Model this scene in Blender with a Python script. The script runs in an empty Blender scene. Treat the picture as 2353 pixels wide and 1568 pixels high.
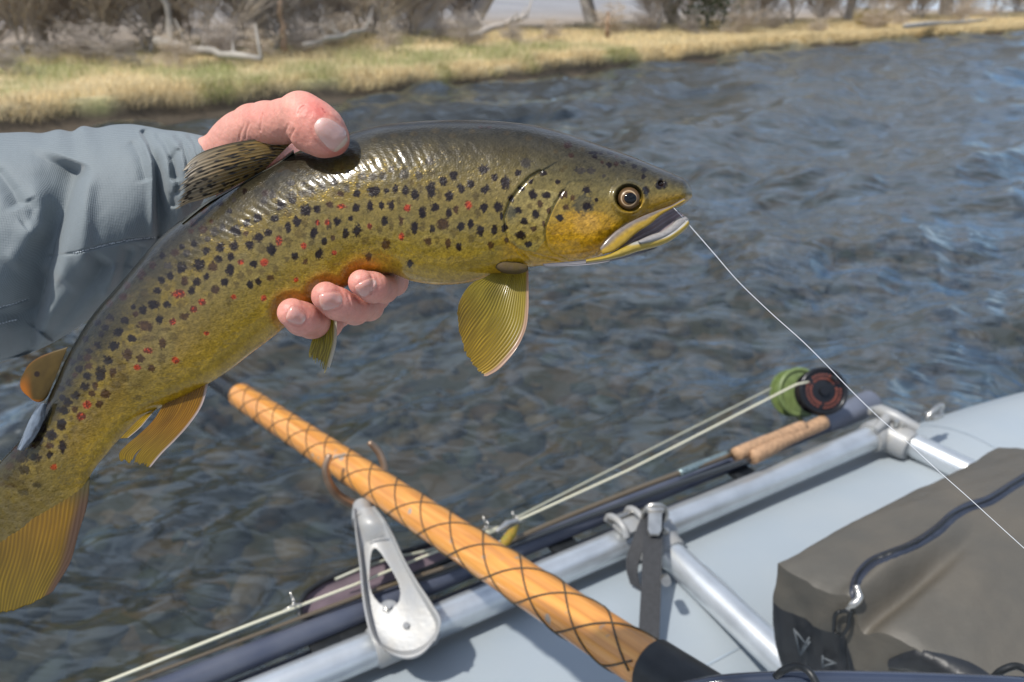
import bpy, math, random
import numpy as np
from mathutils import Vector, Matrix
from mathutils.bvhtree import BVHTree
random.seed(7); rng = np.random.default_rng(7)
C = bpy.context.scene.collection
scene = bpy.context.scene
# ------------------------------------------------------------------ camera
F, CU, CV = 1788.0, 1176.5, 784.0
PIT = math.radians(23.9); CP, SP = math.cos(PIT), math.sin(PIT)
CAMZ = 1.35
cd = bpy.data.cameras.new('camera'); cam = bpy.data.objects.new('camera', cd); C.objects.link(cam)
cam.location = (0, 0, CAMZ); cam.rotation_euler = (math.radians(90) - PIT, 0, 0)
cd.sensor_width = 36; cd.lens = 36 * F / 2353; cd.clip_start = .02; cd.clip_end = 6000
cd.dof.use_dof = True; cd.dof.focus_distance = .362; cd.dof.aperture_fstop = 12.5
scene.camera = cam
# ------------------------------------------------------------------ world, sun
SUN = Vector((-.42, -.27, .87)).normalized()
el = math.asin(SUN.z); az = math.atan2(SUN.x, SUN.y)
w = bpy.data.worlds.new('World'); scene.world = w; w.use_nodes = True
nt = w.node_tree; nt.nodes.clear()
def N(nt, t, **k):
    n = nt.nodes.new(t)
    for a, b in k.items(): setattr(n, a, b)
    return n
out = N(nt, 'ShaderNodeOutputWorld'); bg = N(nt, 'ShaderNodeBackground'); bg.inputs[1].default_value = .10
sky = N(nt, 'ShaderNodeTexSky', sky_type='NISHITA', sun_disc=False, sun_elevation=el, sun_rotation=az)
tc = N(nt, 'ShaderNodeTexCoord'); mp = N(nt, 'ShaderNodeMapping'); mp.inputs['Scale'].default_value = (1, 1, 3)
nz = N(nt, 'ShaderNodeTexNoise'); nz.inputs['Scale'].default_value = 2.4; nz.inputs['Detail'].default_value = 7
rp = N(nt, 'ShaderNodeValToRGB'); rp.color_ramp.elements[0].position = .38; rp.color_ramp.elements[1].position = .60
mx = N(nt, 'ShaderNodeMix', data_type='RGBA'); mx.inputs[7].default_value = (7.8, 9.0, 11.0, 1)
mr = N(nt, 'ShaderNodeMath', operation='MULTIPLY'); mr.inputs[1].default_value = .8
L = nt.links.new
L(tc.outputs['Generated'], mp.inputs[0]); L(mp.outputs[0], nz.inputs[0]); L(nz.outputs[0], rp.inputs[0])
L(rp.outputs[0], mr.inputs[0]); L(mr.outputs[0], mx.inputs[0]); L(sky.outputs[0], mx.inputs[6]); L(mx.outputs[2], bg.inputs[0]); L(bg.outputs[0], out.inputs[0])
sd = bpy.data.lights.new('sun', 'SUN'); sd.energy = 4.2; sd.angle = math.radians(2.2); sd.color = (1, .95, .87)
so = bpy.data.objects.new('sun', sd); C.objects.link(so); so.rotation_euler = SUN.to_track_quat('Z', 'Y').to_euler(); so.location = (0, 0, 20)
vs = scene.view_settings; vs.view_transform = 'Standard'; vs.look = 'None'; vs.gamma = 1; vs.exposure = 0.12; vs.use_curve_mapping = False
scene.cycles.max_bounces = 8; scene.cycles.transparent_max_bounces = 12; scene.cycles.use_denoising = True

# ------------------------------------------------------------------ helpers
def pt(u, v, d):
    a = (np.asarray(u, float) - CU) / F * d; b = -(np.asarray(v, float) - CV) / F * d
    return np.stack([a, d * CP + b * SP, CAMZ - d * SP + b * CP], -1) if np.ndim(a) or np.ndim(b) else np.array([a, d * CP + b * SP, CAMZ - d * SP + b * CP])
def atz(u, v, z):
    d = (CAMZ - z) / (SP + CP * (v - CV) / F)
    return pt(u, v, d)
def cam2w(P):   # camera space (x right, y up, z toward viewer)
    x, y, z = P[:, 0], P[:, 1], P[:, 2]
    return np.stack([x, -z * CP + y * SP, CAMZ + z * SP + y * CP], -1)
def proj(P):
    x = P[..., 0]; y = P[..., 1]; z = P[..., 2] - CAMZ
    d = y * CP - z * SP; b = y * SP + z * CP
    return CU + x / d * F, CV - b / d * F, d
def Z(pts, ox, oy, s): return [((ox + x / s) / 1.0625, (oy + y / s) / 1.0625) for x, y in pts]
def resample(poly, n, smooth=True):
    P = np.array(poly, float); d = np.r_[0, np.cumsum(np.linalg.norm(np.diff(P, axis=0), axis=1))]
    t = np.linspace(0, d[-1], n)
    if smooth and len(P) > 2: return hermite(d, P, t)
    return np.stack([np.interp(t, d, P[:, k]) for k in range(P.shape[1])], -1)
def hermite(x, P, t):
    x = np.asarray(x, float); P = np.asarray(P, float); one = P.ndim == 1
    if one: P = P[:, None]
    m = np.zeros_like(P); h = np.diff(x)[:, None]; dl = np.diff(P, axis=0) / h
    m[1:-1] = (dl[:-1] * h[1:] + dl[1:] * h[:-1]) / (h[1:] + h[:-1]); m[0] = dl[0]; m[-1] = dl[-1]
    i = np.clip(np.searchsorted(x, t) - 1, 0, len(x) - 2); hh = (x[i + 1] - x[i])[:, None]; s = ((t - x[i])[:, None]) / hh
    r = (2*s**3-3*s**2+1)*P[i] + (s**3-2*s**2+s)*hh*m[i] + (-2*s**3+3*s**2)*P[i+1] + (s**3-s**2)*hh*m[i+1]
    return r[:, 0] if one else r
def sst(a, b, x):
    t = np.clip((x - a) / (b - a), 0, 1); return t * t * (3 - 2 * t)
def vn(x, y, seed=0):
    x = np.asarray(x, float); y = np.asarray(y, float)
    xi = np.floor(x).astype(np.int64); yi = np.floor(y).astype(np.int64); xf = x - xi; yf = y - yi
    def h(a, b):
        n = (a * 374761393 + b * 668265263 + seed * 1442695041) & 0xffffffff
        n = ((n ^ (n >> 13)) * 1274126177) & 0xffffffff
        return ((n ^ (n >> 16)) & 0xffff) / 65535.0
    a = xf*xf*(3-2*xf); b = yf*yf*(3-2*yf)
    return (h(xi, yi)*(1-a)+h(xi+1, yi)*a)*(1-b)+(h(xi, yi+1)*(1-a)+h(xi+1, yi+1)*a)*b
def fbm(x, y, seed=0, o=4):
    r = 0; a = .5; t = 0
    for k in range(o): r = r + a * vn(x * 2**k, y * 2**k, seed + k); t += a; a *= .5
    return r / t
def polyd(u, v, poly):
    """distance to polyline, arc param 0..1, signed side (+ = right of the direction on the picture plane)"""
    P = np.array(poly, float); best = np.full(np.shape(u), 1e9); par = np.zeros(np.shape(u)); sg = np.ones(np.shape(u))
    Ls = np.r_[0, np.cumsum(np.linalg.norm(np.diff(P, axis=0), axis=1))]
    for k in range(len(P) - 1):
        a, b = P[k], P[k + 1]; e = b - a; l2 = e @ e
        t = np.clip(((u - a[0]) * e[0] + (v - a[1]) * e[1]) / l2, 0, 1)
        dx = u - a[0] - t * e[0]; dy = v - a[1] - t * e[1]; d = np.hypot(dx, dy); m = d < best
        best = np.where(m, d, best); par = np.where(m, (Ls[k] + t * (Ls[k+1] - Ls[k])) / Ls[-1], par)
        sg = np.where(m, np.where(e[0] * dy - e[1] * dx < 0, 1., -1.), sg)
    return best, par, sg
def inpoly(u, v, poly):
    P = np.array(poly); r = np.zeros(np.shape(u), bool)
    for k in range(len(P)):
        x1, y1 = P[k-1]; x2, y2 = P[k]
        c = ((y1 > v) != (y2 > v)) & (u < (x2 - x1) * (v - y1) / (y2 - y1 + 1e-12) + x1); r ^= c
    return r
def tag(o, label=None, cat=None, group=None, kind=None):
    if label: o['label'] = label
    if cat: o['category'] = cat
    if group: o['group'] = group
    if kind: o['kind'] = kind
    return o
def thing(name, loc, label, cat, group=None):
    o = bpy.data.objects.new(name, None); C.objects.link(o); o.location = tuple(loc); o.empty_display_size = .05
    return tag(o, label, cat, group)
def wloc(o):
    v = Vector((0, 0, 0))
    while o is not None: v = v + o.location; o = o.parent
    return np.array(v)
def mkmesh(name, V, Fc, mat, parent=None, col=None, smooth=True, uv=None, alpha=None, loc=None):
    """V world coordinates (n,3), Fc (m,4) or (m,3) array or list"""
    V = np.asarray(V, float)
    me = bpy.data.meshes.new(name)
    off = wloc(parent) if parent is not None else np.zeros(3)
    if loc is not None: off = off + (np.asarray(loc, float) - off)
    V = V - off
    if isinstance(Fc, np.ndarray):
        k = Fc.shape[1]; me.vertices.add(len(V)); me.vertices.foreach_set('co', V.astype(np.float32).ravel())
        me.loops.add(Fc.size); me.loops.foreach_set('vertex_index', Fc.astype(np.int32).ravel())
        me.polygons.add(len(Fc)); me.polygons.foreach_set('loop_start', np.arange(0, Fc.size, k, dtype=np.int32))
        me.polygons.foreach_set('loop_total', np.full(len(Fc), k, np.int32)); me.update(calc_edges=True)
    else:
        me.from_pydata([tuple(x) for x in V], [], [tuple(f) for f in Fc])
    if smooth: me.polygons.foreach_set('use_smooth', np.ones(len(me.polygons), bool))
    if col is not None:
        ca = me.color_attributes.new('Col', 'FLOAT_COLOR', 'POINT'); c = np.ones((len(V), 4), np.float32); c[:, :3] = np.clip(col, 0, 1)
        if alpha is not None: c[:, 3] = alpha
        ca.data.foreach_set('color', c.ravel())
    if uv is not None:
        ul = me.uv_layers.new(name='UVMap'); li = np.zeros(len(me.loops), np.int32); me.loops.foreach_get('vertex_index', li)
        ul.data.foreach_set('uv', np.asarray(uv, np.float32)[li].ravel())
    me.validate(clean_customdata=False); me.update()
    if mat: me.materials.append(mat)
    o = bpy.data.objects.new(name, me); C.objects.link(o)
    if loc is not None: o.location = tuple(np.asarray(loc) - (wloc(parent) if parent is not None else 0))
    if parent is not None: o.parent = parent
    return o
def gridf(nu, nv, wrapv=False):
    i = np.arange(nu - 1)[:, None]; j = np.arange(nv if wrapv else nv - 1)[None, :]; j2 = (j + 1) % nv
    return np.stack([i*nv+j + 0*j, (i+1)*nv+j, (i+1)*nv+j2, i*nv+j2 + 0*j], -1).reshape(-1, 4)
class MB:
    def __init__(s): s.v = []; s.f = []; s.n = 0
    def add(s, V, Fc):
        V = np.asarray(V, float); s.v.append(V); s.f += [tuple(int(i) + s.n for i in f) for f in Fc]; s.n += len(V); return s
    def tube(s, P, r, n=12, cap=True, squash=None):
        P = np.array(P, float); m = len(P); r = np.broadcast_to(np.asarray(r, float), (m,))
        T = np.gradient(P, axis=0); T /= np.linalg.norm(T, axis=1)[:, None] + 1e-12
        up = np.array([0, 0, 1.]) if abs(T[0, 2]) < .9 else np.array([1., 0, 0])
        a = np.cross(T[0], up); a /= np.linalg.norm(a); A = []
        for k in range(m):
            a = a - T[k] * (a @ T[k]); a /= np.linalg.norm(a); A.append(a)
        A = np.array(A); B = np.cross(T, A); th = np.linspace(0, 2*np.pi, n, endpoint=False)
        V = P[:, None] + r[:, None, None] * (np.cos(th)[None, :, None] * A[:, None] + np.sin(th)[None, :, None] * B[:, None] * (squash or 1))
        V = V.reshape(-1, 3); f = [(i*n+j, i*n+(j+1) % n, (i+1)*n+(j+1) % n, (i+1)*n+j) for i in range(m-1) for j in range(n)]
        if cap: f += [tuple(range(n))[::-1], tuple(range((m-1)*n, m*n))]
        return s.add(V, f)
    def box(s, c, X, Y, Zv, bev=.15):
        """chamfered box, centre c and half-axis vectors"""
        c, X, Y, Zv = [np.asarray(q, float) for q in (c, X, Y, Zv)]
        V = []; idx = {}
        b = 1 - bev
        for sx in (-1, 1):
            for sy in (-1, 1):
                for sz in (-1, 1):
                    for k, q in enumerate(((1, b, b), (b, 1, b), (b, b, 1))):
                        idx[(sx, sy, sz, k)] = len(V); V.append(c + X*sx*q[0] + Y*sy*q[1] + Zv*sz*q[2])
        f = []
        for sgn in (-1, 1):
            f.append([idx[(sgn, a, b2, 0)] for a, b2 in ((-1, -1), (1, -1), (1, 1), (-1, 1))][::sgn])
            f.append([idx[(a, sgn, b2, 1)] for a, b2 in ((-1, -1), (1, -1), (1, 1), (-1, 1))][::-sgn])
            f.append([idx[(a, b2, sgn, 2)] for a, b2 in ((-1, -1), (1, -1), (1, 1), (-1, 1))][::sgn])
        for a in (-1, 1):
            for b2 in (-1, 1):
                f.append([idx[(a, b2, -1, 0)], idx[(a, b2, 1, 0)], idx[(a, b2, 1, 1)], idx[(a, b2, -1, 1)]])
                f.append([idx[(a, -1, b2, 0)], idx[(a, 1, b2, 0)], idx[(a, 1, b2, 2)], idx[(a, -1, b2, 2)]])
                f.append([idx[(-1, a, b2, 1)], idx[(1, a, b2, 1)], idx[(1, a, b2, 2)], idx[(-1, a, b2, 2)]])
        for a in (-1, 1):
            for b2 in (-1, 1):
                for c2 in (-1, 1): f.append([idx[(a, b2, c2, k)] for k in range(3)])
        return s.add(V, f)
    def cyl(s, a, b, r, n=16, r2=None): return s.tube([a, np.asarray(a)*.5+np.asarray(b)*.5, b], [r, (r+(r2 or r))/2, r2 or r], n)
    def build(s, name, mat, parent=None, smooth=True, loc=None, auto=True):
        o = mkmesh(name, np.concatenate(s.v), s.f, mat, parent, smooth=smooth, loc=loc)
        if smooth and auto:
            me = o.data; me.update(); 
            import bmesh
            b = bmesh.new(); b.from_mesh(me); bmesh.ops.recalc_face_normals(b, faces=b.faces)
            for e in b.edges:
                if len(e.link_faces) == 2 and e.calc_face_angle(0) > .75: e.smooth = False
            b.to_mesh(me); b.free()
        return o
# ------------------------------------------------------------------ materials
def mat(name, base=(.5, .5, .5), rough=.5, metal=0, coat=0, coatr=.1, attr=False, nscale=0, namt=.25, ncol=None, bump=0, bscale=60, sub=0, spec=.5, trans=0, sheen=0, stretch=None, coord='Object', bdist=.001):
    m = bpy.data.materials.new(name); m.use_nodes = True; t = m.node_tree; p = t.nodes['Principled BSDF']
    p.inputs['Roughness'].default_value = rough; p.inputs['Metallic'].default_value = metal
    p.inputs['Coat Weight'].default_value = coat; p.inputs['Coat Roughness'].default_value = coatr
    p.inputs['Specular IOR Level'].default_value = spec; p.inputs['Base Color'].default_value = (*base, 1)
    if sub: p.inputs['Subsurface Weight'].default_value = sub; p.inputs['Subsurface Radius'].default_value = (1, .35, .2); p.inputs['Subsurface Scale'].default_value = .004
    if sheen: p.inputs['Sheen Weight'].default_value = sheen
    src = None
    if attr:
        a = N(t, 'ShaderNodeVertexColor', layer_name='Col'); src = a.outputs[0]
    co = N(t, 'ShaderNodeTexCoord').outputs[coord]
    if stretch:
        q = N(t, 'ShaderNodeMapping'); q.inputs['Scale'].default_value = stretch; t.links.new(co, q.inputs[0]); co = q.outputs[0]
    if nscale:
        n = N(t, 'ShaderNodeTexNoise'); n.inputs['Scale'].default_value = nscale; n.inputs['Detail'].default_value = 6; t.links.new(co, n.inputs[0])
        r = N(t, 'ShaderNodeMapRange'); r.inputs[1].default_value = .35; r.inputs[2].default_value = .68; t.links.new(n.outputs[0], r.inputs[0])
        x = N(t, 'ShaderNodeMix', data_type='RGBA')
        if src is None: x.inputs[6].default_value = (*base, 1)
        else: t.links.new(src, x.inputs[6])
        if ncol: 
            x.inputs[7].default_value = (*ncol, 1)
            k = N(t, 'ShaderNodeMath', operation='MULTIPLY'); k.inputs[1].default_value = namt; t.links.new(r.outputs[0], k.inputs[0]); t.links.new(k.outputs[0], x.inputs[0])
        else:
            h = N(t, 'ShaderNodeMix', data_type='RGBA', blend_type='MULTIPLY'); h.inputs[0].default_value = 1
            if src is None: h.inputs[6].default_value = (*base, 1)
            else: t.links.new(src, h.inputs[6])
            h.inputs[7].default_value = (1-namt, 1-namt, 1-namt, 1); t.links.new(h.outputs[2], x.inputs[7]); t.links.new(r.outputs[0], x.inputs[0])
        src = x.outputs[2]
    if src is not None: t.links.new(src, p.inputs['Base Color'])
    if bump:
        n = N(t, 'ShaderNodeTexNoise'); n.inputs['Scale'].default_value = bscale; n.inputs['Detail'].default_value = 5; t.links.new(co, n.inputs[0])
        b = N(t, 'ShaderNodeBump'); b.inputs['Strength'].default_value = bump; b.inputs['Distance'].default_value = bdist; t.links.new(n.outputs[0], b.inputs['Height']); t.links.new(b.outputs[0], p.inputs['Normal'])
    if trans:
        tr = N(t, 'ShaderNodeBsdfTranslucent'); ms = N(t, 'ShaderNodeMixShader'); ms.inputs[0].default_value = trans
        if src is not None: t.links.new(src, tr.inputs[0])
        else: tr.inputs[0].default_value = (*base, 1)
        o = t.nodes['Material Output']; t.links.new(p.outputs[0], ms.inputs[1]); t.links.new(tr.outputs[0], ms.inputs[2]); t.links.new(ms.outputs[0], o.inputs[0])
    return m
M = {}
M['alu'] = mat('brushed_aluminium', (.66, .69, .71), .36, .75, nscale=25, namt=.16, bump=.12, bscale=220)
M['cast'] = mat('cast_aluminium', (.30, .31, .32), .42, .12, nscale=45, namt=.25, bump=.35, bscale=160, ncol=(.42, .37, .28))
M['steel'] = mat('steel', (.62, .6, .56), .28, .9, nscale=60, namt=.3)
M['bronze'] = mat('bronze', (.42, .29, .2), .38, .75, nscale=40, namt=.35, bump=.15, bscale=200)
M['tube'] = mat('raft_fabric', (.29, .335, .375), .45, nscale=7, namt=.45, bump=.25, bscale=260, ncol=(.34, .37, .385), spec=.5)
M['seam'] = mat('seam_tape', (.33, .39, .45), .5, nscale=30, namt=.2)
M['navy'] = mat('navy_plastic', (.055, .065, .10), .38, nscale=14, namt=.5, ncol=(.12, .13, .16), bump=.1, bscale=90)
M['black'] = mat('black_rubber', (.014, .016, .018), .42, nscale=70, namt=.4, bump=.3, bscale=150)
M['web'] = mat('webbing', (.035, .037, .042), .75, nscale=200, namt=.3, bump=.6, bscale=900)
M['cream'] = mat('cream_line', (.62, .60, .46), .35)
M['clearline'] = mat('pale_line', (.34, .34, .27), .35)
M['leader'] = mat('clear_leader', (.75, .76, .78), .2)
M['green'] = mat('chartreuse', (.16, .215, .075), .4, nscale=80, namt=.3)
M['blackmetal'] = mat('black_anodised', (.02, .021, .025), .25, .5)
M['rust'] = mat('orange_ported', (.22, .06, .035), .4, nscale=200, namt=.6)
M['peach'] = mat('peach_backing', (.75, .42, .25), .5)
M['cork'] = mat('cork', (.46, .28, .16), .75, nscale=120, namt=.4, bump=.5, bscale=300)
M['blank'] = mat('graphite_blank', (.03, .034, .038), .3, coat=.5)
M['blankbrown'] = mat('brown_blank', (.11, .085, .055), .3, coat=.5)
M['blankblue'] = mat('silver_wrap', (.25, .33, .35), .3, .5, nscale=200, namt=.5)
M['mauve'] = mat('mauve_mesh', (.15, .11, .13), .6, nscale=40, namt=.3)
M['thread'] = mat('white_thread', (.5, .54, .58), .7)

# ================================================================== SETTING
# ---- shore line
shore_px = [(-700, 380), (-300, 338), (0, 303), (200, 286), (400, 264), (600, 243), (760, 226), (900, 213), (1176, 184), (1500, 150), (1800, 117), (2100, 89), (2353, 72), (2600, 56), (2900, 40)]
SH = np.array([atz(u, v, 0)[:2] for u, v in shore_px])
SH = resample(np.vstack([SH[0] + (SH[0]-SH[1]) * 1.5, SH]), 260, False)
k5 = np.ones(9) / 9; SHs = SH.copy()
for q in range(2): SHs[4:-4, q] = np.convolve(SH[:, q], k5, 'valid')
SH = SHs; arc = np.r_[0, np.cumsum(np.linalg.norm(np.diff(SH, axis=0), axis=1))]
TS = np.gradient(SH, axis=0); TS /= np.linalg.norm(TS, axis=1)[:, None]; NS = np.stack([-TS[:, 1], TS[:, 0]], -1)
def bank_h(s, q):
    """height at shore arc s, distance q behind the water's edge"""
    s = np.asarray(s, float); q = np.asarray(q, float)
    hi = .27 + .10 * (fbm(s * .35, 0 * s, 3) - .5); hi = hi * (1 - .55 * sst(22, 32, s)) 
    lip = .16 + .12 * vn(s * 1.7, 0 * s, 5)
    h = -.35 + .35 * sst(-.8, -.02, q) + hi * sst(-.02, lip, q) + .12 * sst(.5, 4, q) + .10 * (fbm(s * .8, q * .8, 9) - .5) * sst(0, 1, q)
    return h + 14 * sst(22, 160, q) * (.8 + .4 * vn(s * .15, q * .02, 77))
qs = np.r_[np.linspace(-1.5, 0, 12), np.linspace(.03, .5, 16), np.geomspace(.6, 500, 70)]
ii = np.arange(0, 260)
GX = SH[ii][:, None, 0] + NS[ii][:, None, 0] * qs[None]; GY = SH[ii][:, None, 1] + NS[ii][:, None, 1] * qs[None]
Sg = np.broadcast_to(arc[ii][:, None], GX.shape); Qg = np.broadcast_to(qs[None], GX.shape)
jag = .22 * (vn(Sg * 2.1, Sg * 0, 31) - .5) + .12 * (vn(Sg * 6, Sg * 0, 32) - .5)
GX = GX + NS[ii][:, None, 0] * jag * sst(4, 0, Qg); GY = GY + NS[ii][:, None, 1] * jag * sst(4, 0, Qg)
GZ = bank_h(Sg, Qg)
u_, v_, _ = proj(np.stack([GX, GY, np.maximum(GZ, 0)], -1))
def ground_col(s, q, x, y):
    n = fbm(x * 1.3, y * 1.3, 12); n2 = fbm(x * 5, y * 5, 13)
    straw = np.array([.66, .54, .32]); green = np.array([.24, .27, .09]); dirt = np.array([.085, .064, .042]); grey = np.array([.34, .28, .22])
    c = straw * (.7 + .6 * n2[..., None])
    g = .85 * sst(.42, .62, n + .28 * np.exp(-((s - 12) / 5) ** 2) * np.exp(-((q - 1.8) / 1.6) ** 2) - .1) * sst(24, 14, s)
    c = c * (1 - g[..., None]) + green * g[..., None]
    br = sst(6, 10, q + 2 * (n - .5)); c = c * (1 - br[..., None]) + grey * (.6 + .7 * n2[..., None]) * br[..., None]
    e = sst(.18, .05, q + .12 * (n2 - .5)); c = c * (1 - e[..., None]) + dirt * e[..., None]
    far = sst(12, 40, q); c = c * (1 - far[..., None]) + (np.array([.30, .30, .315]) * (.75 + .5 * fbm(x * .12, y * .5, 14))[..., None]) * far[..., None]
    return c
M['ground'] = mat('bank_soil_and_grass', rough=.9, attr=True, nscale=30, namt=.35, bump=.8, bscale=50, bdist=.02)
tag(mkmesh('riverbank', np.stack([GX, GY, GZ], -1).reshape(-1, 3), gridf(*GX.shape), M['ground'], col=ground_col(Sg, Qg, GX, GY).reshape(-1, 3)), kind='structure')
# ---- distant hills, aerial haze put into their pale blue-grey colour
hx = np.linspace(-900, 1500, 240); hd = np.linspace(0, 1, 14)
HX, HD = np.meshgrid(hx, hd, indexing='ij'); ridge = 26 + 34 * fbm(hx / 260, hx * 0, 40)[:, None] + 10 * fbm(hx / 60, hx * 0, 41)[:, None]
HZ = 1 + ridge * HD ** 1.3 * (.85 + .3 * fbm(HX / 50, HD * 4, 42)); HY = 620 + 380 * HD
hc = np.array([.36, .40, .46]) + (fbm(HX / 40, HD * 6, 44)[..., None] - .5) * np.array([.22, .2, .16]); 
M['hill'] = mat('hazy_sage_hillside', rough=1, attr=True, nscale=.05, namt=.3)
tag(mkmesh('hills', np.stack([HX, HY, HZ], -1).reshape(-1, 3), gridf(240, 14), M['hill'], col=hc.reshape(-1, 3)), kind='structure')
# ---- riverbed
def riverbed():
    m = bpy.data.materials.new('riverbed_cobble'); m.use_nodes = True; t = m.node_tree; p = t.nodes['Principled BSDF']; lk = t.links.new
    co = N(t, 'ShaderNodeTexCoord').outputs['Object']
    v = N(t, 'ShaderNodeTexVoronoi'); v.inputs['Scale'].default_value = 7; v.inputs['Randomness'].default_value = 1
    n = N(t, 'ShaderNodeTexNoise'); n.inputs['Scale'].default_value = 2.2; n.inputs['Detail'].default_value = 6
    w_ = N(t, 'ShaderNodeTexNoise'); w_.inputs['Scale'].default_value = 6; ad = N(t, 'ShaderNodeVectorMath', operation='MULTIPLY_ADD'); ad.inputs[1].default_value = (.25, .25, .25)
    lk(co, w_.inputs[0]); lk(w_.outputs['Color'], ad.inputs[0]); lk(co, ad.inputs[2]); lk(ad.outputs[0], v.inputs[0]); lk(co, n.inputs[0])
    r = N(t, 'ShaderNodeValToRGB'); e = r.color_ramp.elements; e[0].color = (.022, .028, .018, 1); e[1].color = (.26, .20, .12, 1)
    a = r.color_ramp.elements.new(.45); a.color = (.085, .08, .042, 1); a = r.color_ramp.elements.new(.7); a.color = (.15, .10, .05, 1)
    sep = N(t, 'ShaderNodeSeparateColor'); lk(v.outputs['Color'], sep.inputs[0]); mxx = N(t, 'ShaderNodeMath', operation='MULTIPLY_ADD'); mxx.inputs[1].default_value = .55
    h = N(t, 'ShaderNodeMath', operation='MULTIPLY'); h.inputs[1].default_value = .5; lk(n.outputs[0], h.inputs[0]); lk(sep.outputs[0], mxx.inputs[0]); lk(h.outputs[0], mxx.inputs[2])
    lk(mxx.outputs[0], r.inputs[0]); lk(r.outputs[0], p.inputs['Base Color']); p.inputs['Roughness'].default_value = .9
    return m
M['bed'] = riverbed()
bx = np.linspace(-45, 75, 160); by = np.r_[np.linspace(-6, 8, 90), np.linspace(8.5, 70, 60)]
BX, BY = np.meshgrid(bx, by, indexing='ij'); BZ = -.5 + .12 * (fbm(BX * .8, BY * .8, 50) - .5) + .08 * (fbm(BX * 3, BY * 3, 51) - .5)
tag(mkmesh('riverbed', np.stack([BX, BY, BZ], -1).reshape(-1, 3), gridf(*BX.shape), M['bed']), kind='structure')
def icos():
    import bmesh
    b = bmesh.new(); bmesh.ops.create_icosphere(b, subdivisions=1, radius=1); V = np.array([v.co[:] for v in b.verts]); Fc = np.array([[v.index for v in f.verts] for f in b.faces]); b.free(); return V, Fc
IV, IF = icos()
ns = 2600; rr = .6 + 7 * rng.random(ns) ** .8; th = math.radians(35) + math.radians(130) * rng.random(ns); SV = []; SF = []; SC = []
pal = .95 * np.array([(.05, .06, .04), (.10, .09, .05), (.22, .16, .09), (.16, .10, .05), (.03, .035, .03), (.27, .21, .15), (.08, .10, .07)])
for k in range(ns):
    a = rng.uniform(0, 6.28); sx, sy, sz = rng.uniform(.025, .11) * np.array([1, rng.uniform(.6, .9), rng.uniform(.35, .6)])
    V = IV * (1 + rng.uniform(-.15, .15, (len(IV), 1))) * (sx, sy, sz); V = np.stack([V[:, 0]*math.cos(a)-V[:, 1]*math.sin(a), V[:, 0]*math.sin(a)+V[:, 1]*math.cos(a), V[:, 2]], -1)
    SV.append(V + (rr[k]*math.cos(th[k]), rr[k]*math.sin(th[k]), -.47)); SF.append(IF + k * len(IV)); SC.append(np.tile(pal[rng.integers(7)] * rng.uniform(.7, 1.2), (len(IV), 1)))
M['stone'] = mat('river_stone', rough=.8, attr=True, nscale=12, namt=.4)
tag(mkmesh('river_stones', np.concatenate(SV), np.concatenate(SF), M['stone'], col=np.concatenate(SC)), 'brown and olive cobbles lying under the river water', 'stones', kind='stuff')
# ---- water
rws = np.geomspace(.45, 90, 620); ang = np.radians(np.linspace(18, 168, 560)); RR, AA = np.meshgrid(rws, ang, indexing='ij')
WX = RR * np.cos(AA); WY = RR * np.sin(AA); WZ = 0 * WX
r2 = np.random.default_rng(12); flow = math.atan2(.75, 1)
for k in range(70):
    lam = .16 * (1.045 ** k) * r2.uniform(.9, 1.1); th_ = math.atan2(.6, .8) + math.pi/2 + r2.normal(0, .55); kx, ky = 2*math.pi/lam*math.cos(th_), 2*math.pi/lam*math.sin(th_)
    amp = .0080 * lam ** .9 * np.clip(1.6 - RR * .0073 * 4.2 / lam, 0, 1)
    ph = kx * WX + ky * WY + r2.uniform(0, 6.28) + 1.3 * (fbm(WX * .9, WY * .9, 60 + k % 5, 2))
    WZ = WZ + amp * (np.sin(ph) + .28 * np.sin(2 * ph + .6)) * (.35 + 1.3 * vn(WX * .45 + k, WY * .45, 70 + k % 7))
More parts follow.
